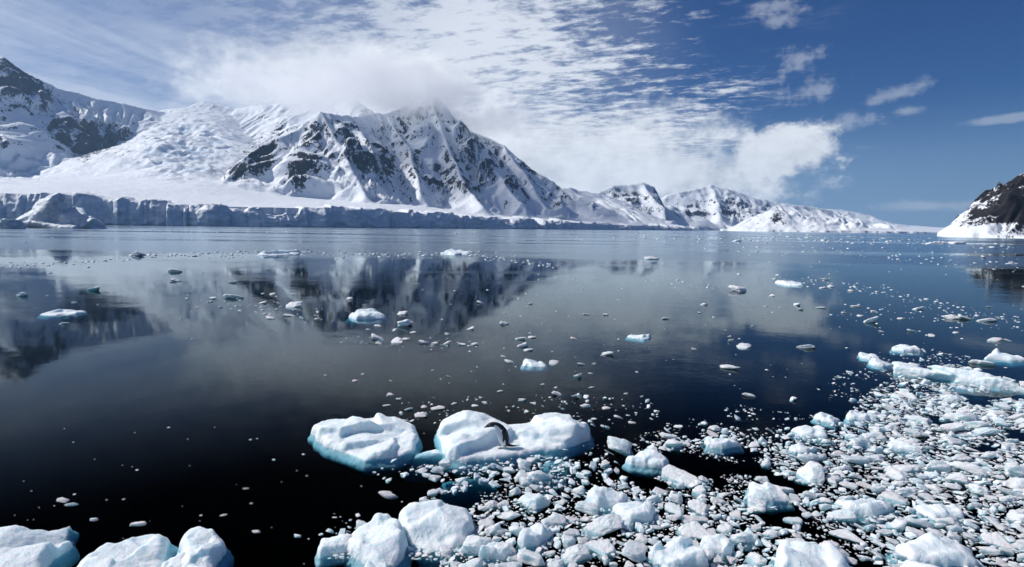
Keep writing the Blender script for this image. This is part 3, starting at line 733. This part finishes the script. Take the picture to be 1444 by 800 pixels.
block('ice_block', 432, 738, 502, 786, 0.5, 23, 'rough rounded lump of ice against the smooth white wedge', 4)
block('ice_block', 216, 768, 262, 818, 0.5, 26, 'small ice lump wedged between the long slab and the upright block', 2)
block('ice_block', 494, 776, 552, 828, 0.5, 28, 'clean white ice slab in front of the smooth wedge', 1)
block('ice_block', 720, 722, 778, 776, 0.6, 29, 'pointed saddle shaped ice block with a shaded right side', 1, yaw=0.6)
block('ice_block', 672, 748, 720, 792, 0.7, 30, 'small steep ice pyramid in front of the saddle shaped block', 1, yaw=0.2)
block('ice_block', 824, 676, 892, 716, 0.55, 31, 'rounded snowy ice lump in the field below the penguin floe', 3)
block('ice_block', 884, 618, 944, 660, 0.72, 32, 'tall slanting ice block at the edge of open water', 1, yaw=-0.4)
block('ice_block', 868, 692, 934, 738, 0.55, 33, 'lumpy pair of grown together ice boulders with a dark gap', 4)
block('ice_block', 918, 742, 1004, 806, 0.5, 34, 'broad rounded ice boulder with a scalloped white top', 3)
block('ice_block', 1060, 668, 1128, 712, 0.5, 35, 'angular white ice block amid crushed ice', 2)
block('ice_block', 1100, 738, 1236, 826, 0.42, 36, 'largest pitted ice slab at the edge of the ice field', 3)
block('ice_block', 1276, 738, 1412, 800, 0.5, 37, 'bluish wide ice block tapering to a point', 2, yaw=0.1)
block('ice_block', 1190, 690, 1288, 728, 0.5, 38, 'long low ice slab with a raised pointed end', 2, yaw=0.15)
block('ice_block', 1298, 700, 1384, 734, 0.45, 39, 'flat elongated ice slab behind the tapering block', 2)
block('ice_block', 1130, 592, 1184, 618, 0.6, 40, 'hollowed ice boulder with a dark scoop in its top', 2, dent=(0.1, 0.0))
block('ice_block', 1158, 574, 1196, 598, 0.6, 41, 'small round ice boulder behind the hollowed boulder', 2)
block('ice_block', 1200, 575, 1238, 596, 0.6, 42, 'flat faced white ice block on the far rim of the ice field', 1)
block('ice_block', 1114, 620, 1158, 640, 0.55, 43, 'smooth oval ice boulder ringed by black water', 1)
block('ice_block', 1000, 610, 1048, 634, 0.55, 44, 'low square ice block near the tall slanting block', 2)
block('ice_block', 1265, 610, 1312, 640, 0.55, 45, 'triangular pale ice block among elongated pieces', 1)
block('ice_block', 990, 735, 1052, 790, 0.55, 46, 'upright rounded ice block beside the broad boulder', 2)
# the long slabs at the right
hero('ice_floe', 1362, 540, [(-0.75, 0.9, 0.02, 0.85, 0.35, 0.34, -0.75), (0.1, 0.15, 0.04, 0.95, 0.42, 0.38, -0.7), (0.75, -0.45, 0.0, 0.7, 0.36, 0.32, -0.65), (0, 0.2, -0.4, 1.3, 0.4, 0.35, -0.7)],
     51, 'long white ice ridge lying slantwise at the edge of the ice field', None, 0.03)
block('ice_floe', 1272, 506, 1312, 520, 0.5, 52, 'flat ice slab just off the tip of the long ridge', 1, cat='ice floe')
block('ice_floe', 1235, 502, 1270, 518, 0.5, 53, 'low ice slab second from the tip of the long ridge', 1, cat='ice floe')
block('ice_floe', 1222, 494, 1246, 508, 0.55, 54, 'knobbly ice lump at the end of the slab chain', 2, cat='ice floe')
block('ice_floe', 1266, 482, 1308, 497, 0.6, 55, 'peaked white floe behind the chain of slabs', 2, cat='ice floe')
block('ice_floe', 1402, 492, 1470, 510, 0.55, 56, 'ragged low floe behind the long ridge', 3, cat='ice floe')
# floes on the open water
block('ice_floe', 474, 432, 548, 452, 0.6, 61, 'humped white floe on the dark reflection of the pyramid peak', 3, cat='ice floe')
block('ice_floe', 42, 431, 100, 446, 0.6, 62, 'lone peaked floe on the dark mountain reflection', 3, cat='ice floe')
block('ice_floe', 890, 467, 926, 479, 0.6, 63, 'lone white floe on the grey cloud reflection', 1, cat='ice floe')
block('ice_floe', 732, 505, 774, 518, 0.5, 64, 'flat lens shaped floe with a small companion', 1, cat='ice floe')
block('ice_floe', 1113, 393, 1144, 404, 0.6, 65, 'small wedge floe with a flat foot on blue water', 2, cat='ice floe')
block('ice_floe', 346, 352, 398, 361, 0.5, 66, 'flat bright ice raft on the line where ripples begin', 2, cat='ice floe')
block('ice_floe', 618, 350, 662, 360, 0.6, 67, 'bluish ice raft on the drifting ice line before the massif', 3, cat='ice floe')

# bergs near the glacier
def far_berg(px0, px1, ytop, ybase, blobs, seed, label, mat, name='iceberg'):
    w_ = at_water((px0 + px1) / 2, ybase); c = np.dot(w_ - np.array([0, 0, CAMH]), FWD); k = c / F
    W_, H_ = (px1 - px0) * k, (ybase - ytop) * k
    bl = [(a * W_, b * W_, d * H_, e * W_, f_ * W_, g_ * H_, r_) for a, b, d, e, f_, g_, r_ in blobs]
    me_ = union_mesh(name, bl, W_ / 95, seed, W_ * 0.02, W_ * 0.10, 1)
    o = obj(name, me_, mat); o.location = (w_[0], w_[1] + W_ * 0.15, 0)
    return tag(o, label, 'iceberg')
far_berg(-14, 132, 284, 322, [(-0.04, 0, 0.15, 0.24, 0.22, 0.98, 0.3), (0.14, 0, 0.1, 0.24, 0.2, 0.78, -0.2), (-0.22, 0.05, 0.1, 0.22, 0.2, 0.55, 0), (0.32, 0, 0.0, 0.16, 0.12, 0.42, -0.4), (0, -0.05, -0.1, 0.42, 0.2, 0.35, 0), (0.44, 0, -0.1, 0.10, 0.1, 0.25, 0)],
         71, 'grey dirty weathered iceberg with a humped top before the glacier cliff', m_berg)
far_berg(-2, 26, 308, 323, [(0, 0, 0.1, 0.5, 0.4, 0.9, 0)], 72, 'smooth rounded pale berg at the foot of the grey iceberg', m_berg)
far_berg(196, 236, 309, 316.5, [(-0.2, 0, 0.0, 0.3, 0.2, 0.7, 0), (0.2, 0, 0, 0.32, 0.2, 0.9, 0.3)], 73, 'tiny bright white berg close under the glacier cliff', m_drift)
far_berg(566, 600, 306, 320.5, [(-0.2, 0, 0.0, 0.3, 0.2, 0.5, 0), (0.2, 0, 0, 0.26, 0.2, 0.9, 0.3)], 74, 'small bluish berg at the foot of the glacier cliff below the main peak', m_drift)
far_berg(680, 700, 311, 321, [(-0.1, 0, 0.0, 0.4, 0.3, 0.6, 0), (0.2, 0, 0, 0.26, 0.2, 0.9, 0.3)], 75, 'small snowy berg where the glacier cliff gets low', m_drift)
far_berg(1310, 1366, 339, 344, [(-0.2, 0, 0.0, 0.34, 0.2, 0.6, 0), (0.2, 0, 0, 0.32, 0.2, 0.6, 0.3)], 76, 'low flat floe lying off the dark headland', m_drift)

# ------------------------------------------------------------------ single pieces drifting on the open water
rng = np.random.default_rng(77); random.seed(5)
PROTO = [mesh_np('ice_chunk', chunk_v(ICO[5][0], 300 + k, 6 + k % 5, 24, 0.15 + 0.1 * (k % 3 == 0), 3), ICO[5][1]) for k in range(20)]
for p_ in PROTO: p_.materials.append(m_chunk)
PROTOD = [mesh_np('drifting_ice', chunk_v(ICO[4][0], 400 + k, 7, 16, 0.30, 3), ICO[4][1]) for k in range(10)]
for p_ in PROTOD: p_.materials.append(m_drift)
def piece(name, me_, x, y, z, sx, sy, sz, yaw, label, cat, group):
    o = bpy.data.objects.new(name, me_); COL.objects.link(o)
    o.location = (x, y, z); o.scale = (sx, sy, sz); o.rotation_euler = (random.uniform(-0.3, 0.3), random.uniform(-0.3, 0.3), yaw)
    FOOT.append((x, y, sx, sy))
    return tag(o, label, cat, group)
DR = """88 457 16,28 418 18,130 410 20,103 427 8,190 361 28,328 421 32,298 422 18,383 416 14,413 416 8,369 428 14,392 428 8,415 433 28,405 446 18,425 449 10,373 443 8,380 450 14,
310 434 8,278 434 7,325 399 16,247 397 16,243 384 28,375 381 8,447 450 10,566 444 24,535 446 14,492 423 14,533 461 14,519 465 8,572 459 32,556 466 8,530 478 26,560 483 22,573 479 14,533 485 12,
600 485 16,613 485 10,629 486 16,652 487 12,667 487 12,582 470 10,630 472 10,678 428 12,748 429 8,711 458 20,663 465 18,712 442 6,734 479 18,751 477 14,737 489 22,746 495 16,782 513 16,709 503 8,719 512 14,
610 523 8,634 532 8,511 528 7,500 538 9,551 538 7,855 501 18,838 514 8,822 515 12,833 527 8,815 532 18,834 547 10,705 552 10,766 543 10,784 547 6,787 558 26,550 558 16,562 564 10,546 573 12,575 578 14,
592 588 20,598 575 10,616 578 22,640 570 10,827 444 12,809 478 10,856 445 12,918 366 22,1160 407 14,1172 405 14,1202 411 10,1165 395 14,993 430 12,1046 411 26,1089 418 10,1125 431 14,1128 437 10,1159 435 14,
1191 442 8,1207 433 14,1229 455 34,1214 446 10,1233 440 12,1053 491 24,1137 491 28,1029 475 8,1031 480 8,980 493 10,939 450 12,988 442 8,1244 468 9,1297 437 18,1272 450 12,1287 468 20,1316 474 12,1345 450 24,
1368 451 28,1400 454 30,1350 470 10,1402 481 20,1421 481 14,1396 434 14,1430 372 12,1390 364 12,1040 341 14,1030 520 30,1058 560 18,1274 502 10,1312 528 26,1390 515 30,872 590 14,893 598 14,826 574 18,855 577 14,
700 690 0,736 566 16,752 570 12,883 556 8,905 560 8,345 690 10,192 743 24,85 708 18,98 714 18,132 735 14,313 728 12,360 752 14,548 703 26"""
DRL = [tuple(map(float, q.split())) for q in DR.replace('\n', '').split(',')]
DRO = []
for (px, py, wd) in DRL:
    if wd <= 0: continue
    w_, sx_, sy_, sz_ = scales(px, py)
    r_ = wd / sx_ / 2 * 1.25
    k_ = rng.integers(len(PROTOD))
    if py > 540: lb, gr = 'small white ice piece floating just beyond the two big floes and the ice field', 'loose ice around the big floes'
    elif px > 880: lb, gr = 'small white ice piece drifting on the blue open water off the island and headland', 'ice drifting on the blue water'
    else: lb, gr = 'small white ice piece drifting on the grey open water before the massif', 'ice drifting on the mirrored mountains'
    if px < 420 and py > 660: lb, gr = 'small ice scrap alone on black water near the jagged block and long slab', 'ice scraps on the black water'
    ar = rng.uniform(0.5, 0.9)
    hz = r_ * rng.uniform(0.18, 0.34)
    DRO.append((wd,)); DRO[-1] = (wd, w_[0], w_[1], px, py, piece('drifting_ice', PROTOD[k_], w_[0], w_[1] + r_ * 0.3, hz * 0.30, r_, r_ * ar, hz, rng.uniform(-0.4, 0.4) + (math.pi if rng.random() < 0.5 else 0), lb, 'ice piece', gr))

def SHORT(l):
    w__ = l.split()
    for cut in ('with', 'that', 'in', 'leaning', 'against', 'sloping', 'wedged', 'alone', 'at', 'amid', 'behind', 'on', 'ringed', 'near', 'among', 'beside', 'tapering', 'lying', 'just', 'second', 'of', 'next'):
        if cut in w__[2:]: w__ = w__[:w__.index(cut, 2)]
    return ' '.join(w__)
WORDS = ['largest', 'second largest', 'third largest', 'fourth largest', 'fifth largest', 'sixth largest']
HP = [(project(o.location.x, o.location.y, 0.0), o['label']) for o in COL.objects if o.name.startswith('ice_floe')]
by_floe = {}
for (wd, _, _, px, py, o) in DRO:
    near = min(HP, key=lambda h: math.hypot(h[0][0] - px, (h[0][1] - py) * 3.0))
    by_floe.setdefault(near[1], []).append((wd, o.name))
for fl, lst in by_floe.items():
    lst.sort(reverse=True)
    for k, (_, nm) in enumerate(lst):
        o = bpy.data.objects[nm]
        o['label'] = (WORDS[k] + ' small ice piece drifting around the ' if k < 6 else 'lesser small ice piece drifting around the ') + SHORT(fl)
        o['group'] = 'ice pieces around the ' + SHORT(fl)

# ------------------------------------------------------------------ the crushed ice field
POLY = np.array([(560, 668), (600, 655), (690, 642), (760, 642), (835, 652), (872, 628), (920, 606), (1000, 600), (1080, 606), (1130, 590), (1200, 578), (1230, 548), (1290, 524), (1444, 494), (1560, 470),
                 (1900, 470), (1900, 1000), (340, 1000), (440, 792), (480, 745), (560, 735), (600, 700)], float)
FA_ = np.array(FOOT)
BOX = [(p[:, 0].min(), p[:, 0].max(), p[:, 1].min(), p[:, 1].max(), p) for p in DRAWN_POLY]
cell = 0.45; GRID = {}
def free(x, y, r, slack):
    e = np.hypot((x - FA_[:, 0]) / (FA_[:, 2] + r * 0.75), (y - FA_[:, 1]) / (FA_[:, 3] + r * 0.75))
    if (e < 1).any(): return False
    if any(b_[0] - r < x < b_[1] + r and b_[2] - r < y < b_[3] + r and (inside(np.array([x, x + r * 0.7, x - r * 0.7, x, x]), np.array([y, y, y, y + r * 0.7, y - r * 0.7]), b_[4])).any() for b_ in BOX): return False
    i, j = int(x // cell), int(y // cell)
    for a in (-2, -1, 0, 1, 2):
        for b in (-2, -1, 0, 1, 2):
            for (qx, qy, qr) in GRID.get((i + a, j + b), ()):
                if (qx - x) ** 2 + (qy - y) ** 2 < ((qr + r) * slack) ** 2: return False
    return True
ACC = []
def throw(n, r0, r1, tries, slack, seed, pw=1.0, loose=0.0):
    rg = np.random.default_rng(seed)
    X = rg.uniform(-6, 19, tries); Y = rg.uniform(6.6, 26, tries); R = r0 + (r1 - r0) * rg.random(tries) ** pw
    px, py, _ = project(X, Y, np.zeros(tries))
    ins = inside(px, py, POLY)
    hole = fbm2(X / 1.6, Y / 1.6, 3, 900)
    wob = fbm2(X / 0.9, Y / 0.9, 2, 901)
    ed = np.full(tries, 1e9)
    for (ax_, ay_), (bx_, by_) in zip(POLY[:-7], POLY[1:-6]):
        u_ = np.clip(((px - ax_) * (bx_ - ax_) + (py - ay_) * (by_ - ay_)) / ((bx_ - ax_) ** 2 + (by_ - ay_) ** 2), 0, 1)
        ed = np.minimum(ed, np.hypot(px - ax_ - u_ * (bx_ - ax_), py - ay_ - u_ * (by_ - ay_)))
    ok = ins & ((hole > -0.36) | ((R < 0.035) & (wob > 0.34))) & (X < 17) & (rg.random(tries) < 0.22 + 0.78 * sst(ed + 40 * wob, 8, 70))
    if loose:
        P2 = np.array([(560, 560), (820, 556), (1000, 575), (1130, 560), (1240, 500), (1400, 470), (1900, 455), (1900, 1000), (330, 1000), (380, 760), (470, 700), (560, 640)], float)
        dst = inside(px, py, P2) & ~ins & (rg.random(tries) < loose) & (wob > -0.05)
        ok = ok | dst
    c = 0
    for x, y, r, o_ in zip(X, Y, R, ok):
        if not o_ or c >= n: continue
        if free(x, y, r, slack):
            GRID.setdefault((int(x // cell), int(y // cell)), []).append((x, y, r)); ACC.append((x, y, r)); c += 1
throw(170, 0.17, 0.33, 2200, 0.90, 1, 1.7)
throw(750, 0.085, 0.17, 8500, 0.88, 2, 1.5)
throw(3200, 0.045, 0.11, 30000, 0.80, 3, 1.7, 0.04)
throw(9000, 0.016, 0.045, 66000, 0.78, 4, 1.6, 0.07)
throw(12000, 0.006, 0.016, 50000, 0.7, 5, 1.5, 0.05)
def shown(x, y, r):
    a, b, c = project(x, y, 0.0)
    return r * F / c if -20 < a < 1464 and b < 830 else 0.0
order = sorted(range(len(ACC)), key=lambda i: -shown(*ACC[i]))
single = set(order[:260])
heroes = [(o.location.x, o.location.y, o['label']) for o in COL.objects if o.name.startswith(('ice_floe', 'ice_block'))]
LATE = []; toneV = []
stuffV, stuffF, n0 = [], [], 0
SM = [chunk_v(ICO[3][0], 500 + k, 6, 22, 0.22, 2) for k in range(14)]
S1 = [chunk_v(ICO[1][0], 700 + k, 4, 12, 0.3, 0) for k in range(10)]
SS = [chunk_v(ICO[2][0], 600 + k, 5, 18, 0.35, 1) for k in range(10)]
rg = np.random.default_rng(12)
for i, (x, y, r) in enumerate(ACC):
    px, py, _ = project(x, y, 0.0)
    el = 1.0 + 0.9 * sst(px, 1050, 1350) * rg.random() + 0.35 * rg.random()
    yaw = rg.normal(0, 0.5) - 0.5 * sst(px, 1000, 1300) if el > 1.3 else rg.uniform(0, 6.28)
    hz = r * rg.uniform(0.35, 0.95)
    sx_, sy_ = r * math.sqrt(el) * 1.30, r / math.sqrt(el) * 1.30
    z = hz * rg.uniform(-0.25, 0.35)
    if i in single:
        RANK = globals().setdefault('RANK', {})
        near = sorted(heroes, key=lambda h: (h[0] - x) ** 2 + (h[1] - y) ** 2)[0]
        side = 'crushed ice field'
        if math.hypot(near[0] - x, near[1] - y) < 1.9:
            RANK.setdefault(near[2], []).append((shown(x, y, r), len(LATE)))
            lb, gr = 'white ice chunk', 'chunks beside the ' + SHORT(near[2])
        elif el > 1.45: lb, gr = 'elongated pale ice chunk packed in the crushed ice below the long ridge', 'elongated chunks of the ice field'
        else: lb, gr = 'rounded white ice chunk packed in the crushed ice field', 'chunks of the ice field'
        LATE.append(piece('ice_chunk', PROTO[int(rg.integers(len(PROTO)))], x, y, z, sx_, sy_, hz, yaw, lb, 'ice chunk', gr))
        continue
    lv = 3 if r > 0.06 else (2 if r > 0.018 else 1)
    base = (SM if lv == 3 else SS if lv == 2 else S1)[int(rg.integers(10))]; fc = ICO[lv][1]
    if rg.random() < 0.45: hz *= rg.uniform(0.3, 0.6); z = hz * 0.2                    # thin plate
    v_ = base * np.array([sx_, sy_, hz])
    v_[:, 2] += rg.normal(0, 0.22) * v_[:, 0] + rg.normal(0, 0.22) * v_[:, 1]
    v_ = rotz(v_, yaw) + np.array([x, y, z])
    toneV.append(np.full(len(v_), rg.random() ** 2.2 if r > 0.03 else rg.random() ** 1.3))
    stuffV.append(v_); stuffF.append(fc + n0); n0 += len(v_)
for hl_, lst in RANK.items():
    lst.sort(reverse=True)
    for k, (_, li) in enumerate(lst):
        LATE[li]['label'] = (WORDS[k] + ' loose white ice chunk beside the ' if k < 6 else 'lesser loose white ice chunk around the ') + SHORT(hl_)
me = mesh_np('brash_ice', np.concatenate(stuffV), np.concatenate(stuffF), False); attr(me, 'tone', np.concatenate(toneV))
tag(obj('brash_ice', me, m_brash), 'crushed pale brash ice filling the gaps between the chunks', 'brash ice', kind='stuff')

# far specks in drift lines
stuffV, stuffF, n0 = [], [], 0
rg = np.random.default_rng(31)
def speck(px, py, wpx):
    global n0
    if py < 311.5 + 0.0125 * px + 6: return
    w_, sx_, sy_, sz_ = scales(px, py)
    r_ = wpx / sx_ / 2
    v_ = rotz(SS[int(rg.integers(10))] * np.array([r_, r_ * 0.8, r_ * 0.34]), rg.uniform(0, 6.3)) + np.array([w_[0], w_[1], r_ * 0.05])
    stuffV.append(v_); stuffF.append(ICO[2][1] + n0); n0 += len(v_)
def line(pts, n, spread, w0, w1):
    pts = np.array(pts, float); sg = np.hypot(*np.diff(pts, axis=0).T); cs = np.concatenate([[0], np.cumsum(sg)])
    for _ in range(n):
        q = rg.random() ** 1.0 * cs[-1]
        speck(np.interp(q, cs, pts[:, 0]) + rg.normal(0, 4), np.interp(q, cs, pts[:, 1]) + rg.normal(0, spread), w0 + (w1 - w0) * rg.random() ** 2.5)
line([(-40, 378), (110, 371), (190, 362), (330, 357), (420, 356), (560, 360), (640, 356), (720, 366), (790, 377)], 420, 2.2, 2, 9)
line([(300, 361), (480, 360), (640, 362), (780, 374)], 180, 2.0, 2, 6)
line([(260, 425), (400, 432), (470, 445)], 50, 7, 3, 8)
line([(470, 478), (560, 484), (680, 487)], 40, 4, 3, 7)
line([(900, 395), (990, 402), (1010, 408)], 26, 3, 2, 6)
line([(1090, 392), (1180, 400), (1260, 415), (1300, 425), (1360, 440), (1444, 462)], 130, 4, 2, 8)
line([(1180, 440), (1300, 445), (1444, 452)], 70, 9, 2, 7)
line([(960, 345), (1100, 352), (1300, 362), (1444, 372)], 130, 6, 2, 7)
line([(150, 327), (500, 329), (900, 330)], 110, 2.5, 2, 7)
line([(860, 333), (1100, 337), (1320, 342)], 150, 3, 2, 8)
line([(1000, 335), (1200, 339), (1440, 349)], 110, 4, 2, 9)
for _ in range(420):
    px, py = rg.uniform(-40, 1500), 335 + 215 * rg.random() ** 1.5
    if px < 560 and py > 480 and rg.random() < 0.85: continue
    if px < 700 and rg.random() < 0.35: continue
    speck(px, py, 2 + 5 * rg.random() ** 3)
for _ in range(40): speck(rg.uniform(0, 440), rg.uniform(600, 760), 2 + 5 * rg.random() ** 2)
tag(obj('ice_specks', mesh_np('ice_specks', np.concatenate(stuffV), np.concatenate(stuffF)), m_brash), 'fine ice specks strewn in drift lines over the open water', 'ice specks', kind='stuff')

# ------------------------------------------------------------------ the penguin
m_peng, t = material('penguin_feathers')
d_ = t.new('ShaderNodeAttribute', attribute_name='dark').outputs['Fac']; tc = t.new('ShaderNodeTexCoord').outputs['Object']
pk = t.new('ShaderNodeAttribute', attribute_name='pink').outputs['Fac']
nn = t.noise(tc, 60, 4, 0.6)
c_ = t.mixc(t.ss(d_, 0.45, 0.55), (0.62, 0.67, 0.70), t.mixc(nn, (0.008, 0.009, 0.012), (0.025, 0.028, 0.036)))  # white plumage greyed: the belly's shade is put into its colour
c_ = t.mixc(pk, c_, (0.16, 0.11, 0.10))
finish(t, principled(t, c_, 0.5, t.bump(nn, 0.2, 0.004), 0.4))
m_eye, t = material('penguin_eye_ring'); finish(t, principled(t, t.mixc(t.noise(t.new('ShaderNodeTexCoord').outputs['Object'], 30), (0.75, 0.76, 0.78), (0.8, 0.81, 0.82)), 0.3))
m_pupil, t = material('penguin_pupil'); finish(t, principled(t, t.mixc(t.noise(t.new('ShaderNodeTexCoord').outputs['Object'], 30), (0.01, 0.008, 0.006), (0.015, 0.012, 0.01)), 0.15))
def loft(path, nseg=20):
    """path: (x, z, radius in the side plane, radius across, y) -> closed tube"""
    P_ = np.array(path, float); tt = np.linspace(0, len(P_) - 1, (len(P_) - 1) * 5 + 1)
    Q = np.stack([np.interp(tt, range(len(P_)), P_[:, k]) for k in range(5)], -1)
    for _ in range(3): Q[1:-1] = (Q[:-2] + 2 * Q[1:-1] + Q[2:]) / 4
    dxz = np.gradient(Q[:, :2], axis=0); dxz /= np.linalg.norm(dxz, axis=1, keepdims=True) + 1e-9
    nx_, nz_ = -dxz[:, 1], dxz[:, 0]
    th = np.linspace(0, 2 * math.pi, nseg, endpoint=False)
    V_ = np.stack([Q[:, 0, None] + nx_[:, None] * Q[:, 2, None] * np.cos(th), Q[:, 4, None] + Q[:, 3, None] * np.sin(th), Q[:, 1, None] + nz_[:, None] * Q[:, 2, None] * np.cos(th)], -1)
    n = len(Q); idx = np.arange(n * nseg).reshape(n, nseg); nxt = np.roll(idx, -1, axis=1)
    Fq = np.stack([idx[:-1], idx[1:], nxt[1:], nxt[:-1]], -1).reshape(-1, 4)
    V_ = V_.reshape(-1, 3); a, b = len(V_), len(V_) + 1
    V_ = np.vstack([V_, [[Q[0, 0], Q[0, 4], Q[0, 1]], [Q[-1, 0], Q[-1, 4], Q[-1, 1]]]])
    caps = [(a, idx[0, j], nxt[0, j], nxt[0, j]) for j in range(nseg)] + [(b, nxt[-1, j], idx[-1, j], idx[-1, j]) for j in range(nseg)]
    return V_, Fq, np.array(caps)
# side plane: x towards the tail (+) and beak (-), z up; the bird leans far forward with its back arched
SPINE = [(0.035, 0.035, 0.03, 0.03, 0), (0.03, 0.09, 0.085, 0.08, 0), (0.02, 0.16, 0.105, 0.10, 0), (0.0, 0.25, 0.112, 0.108, 0), (-0.025, 0.34, 0.105, 0.10, 0), (-0.07, 0.42, 0.085, 0.082, 0),
         (-0.125, 0.475, 0.062, 0.06, 0), (-0.19, 0.498, 0.05, 0.048, 0), (-0.25, 0.488, 0.048, 0.044, 0), (-0.30, 0.468, 0.036, 0.034, 0), (-0.335, 0.450, 0.016, 0.014, 0), (-0.372, 0.428, 0.006, 0.006, 0)]
TAIL = [(0.05, 0.09, 0.05, 0.05, 0), (0.12, 0.05, 0.028, 0.045, 0), (0.20, 0.035, 0.012, 0.035, 0), (0.27, 0.04, 0.006, 0.02, 0), (0.33, 0.05, 0.004, 0.008, 0)]
def flipper(sd): return [(-0.03, 0.41, 0.03, 0.02, sd * 0.085), (0.0, 0.36, 0.036, 0.014, sd * 0.118), (0.012, 0.29, 0.032, 0.011, sd * 0.135), (0.0, 0.22, 0.024, 0.009, sd * 0.142), (-0.02, 0.165, 0.008, 0.006, sd * 0.145)]
def foot_(sd): return [[(0.02, 0.06, 0.032, 0.03, sd * 0.05), (-0.02, 0.02, 0.016, 0.022, sd * 0.055), (-0.075 - 0.012 * (k == 0), 0.010, 0.009, 0.011, sd * 0.055 + k * 0.022), (-0.115 - 0.012 * (k == 0), 0.006, 0.005, 0.006, sd * 0.055 + k * 0.036)] for k in (-1, 0, 1)]
shells = [SPINE, TAIL, flipper(1), flipper(-1)] + foot_(1) + foot_(-1)
bm = bmesh.new()
for sh in shells:
    V_, Q_, C_ = loft(sh)
    vs_ = [bm.verts.new(v) for v in V_]
    for q in Q_: bm.faces.new([vs_[i] for i in q])
    for q in C_: bm.faces.new([vs_[i] for i in q[:3]])
bmesh.ops.recalc_face_normals(bm, faces=bm.faces)
me0 = bpy.data.meshes.new('tmp'); bm.to_mesh(me0); bm.free()
o0 = bpy.data.objects.new('tmp', me0); COL.objects.link(o0)
md = o0.modifiers.new('r', 'REMESH'); md.mode = 'VOXEL'; md.voxel_size = 0.0055
ms = o0.modifiers.new('s', 'SMOOTH'); ms.iterations = 2; ms.factor = 0.5
me = bpy.data.meshes.new_from_object(o0.evaluated_get(bpy.context.evaluated_depsgraph_get()))
bpy.data.objects.remove(o0)
me.name = 'penguin'; me.materials.clear(); me.materials.append(m_peng)
co = np.array([v.co[:] for v in me.vertices])
S_ = np.array(SPINE)[:, :2]; tt = np.linspace(0, len(S_) - 1, 120)
SQ = np.stack([np.interp(tt, range(len(S_)), S_[:, k]) for k in (0, 1)], -1)
dd = np.hypot(co[:, 0, None] - SQ[None, :, 0], co[:, 2, None] - SQ[None, :, 1]); ki = dd.argmin(1); ts = tt[ki]
tang = np.gradient(SQ, axis=0); tang /= np.linalg.norm(tang, axis=1, keepdims=True)
back = (co[:, 0] - SQ[ki, 0]) * tang[ki, 1] - (co[:, 2] - SQ[ki, 1]) * tang[ki, 0]       # + on the back, - on the belly
rad = np.interp(ts, range(len(SPINE)), [q[2] for q in SPINE])
dark = sst(back / rad, 0.12, 0.20)
dark = np.maximum(dark, sst(ts, 6.6, 6.8))
dark = np.maximum(dark, (np.abs(co[:, 1]) > 0.106 + 0.012 * (co[:, 2] < 0.25)) * 1.0)
dark = np.maximum(dark, (co[:, 0] > 0.13) * 1.0)
pink = ((co[:, 2] < 0.035) & (co[:, 0] < 0.06)) * 1.0
attr(me, 'dark', dark); attr(me, 'pink', pink)
me.polygons.foreach_set('use_smooth', np.ones(len(me.polygons), bool))
pg = obj('penguin', me)
tag(pg, 'black and white penguin leaning forward on the hollow topped ice floe', 'penguin')
for sd in (1, -1):
    V_, F_ = ICO[3]
    e = obj('eye_ring', mesh_np('eye_ring', V_ * 0.0095 * np.array([1, 0.5, 1]), F_), m_eye, pg); e.location = (-0.272, sd * 0.0385, 0.492)
    e2 = obj('pupil', mesh_np('pupil', V_ * 0.006 * np.array([1, 0.6, 1]), F_), m_pupil, e); e2.location = (0, sd * 0.0035, 0)
# feet on the floe
bpy.context.view_layer.update()
fx, fy = at_water(709, 640)[:2]
dg = bpy.context.evaluated_depsgraph_get()
best = None
for k in range(60):                      # walk up the floe until the feet show where the photo has them
    yy = fy - 0.3 + k * 0.02
    hit, loc, nrm, _ = pf.evaluated_get(dg).ray_cast(Vector((fx - pf.location.x, yy - pf.location.y, 3)), Vector((0, 0, -1)))
    if hit:
        zz = loc.z; pp = project(fx, yy, zz)
        if best is None or abs(pp[1] - 631) < best[0]: best = (abs(pp[1] - 631), fx, yy, zz)
pg.location = (best[1], best[2], best[3] - 0.012) if best else (fx, fy, 0.25)
pg.rotation_euler = (0, 0, math.radians(6)); pg.scale = (1.16, 1.16, 1.1)
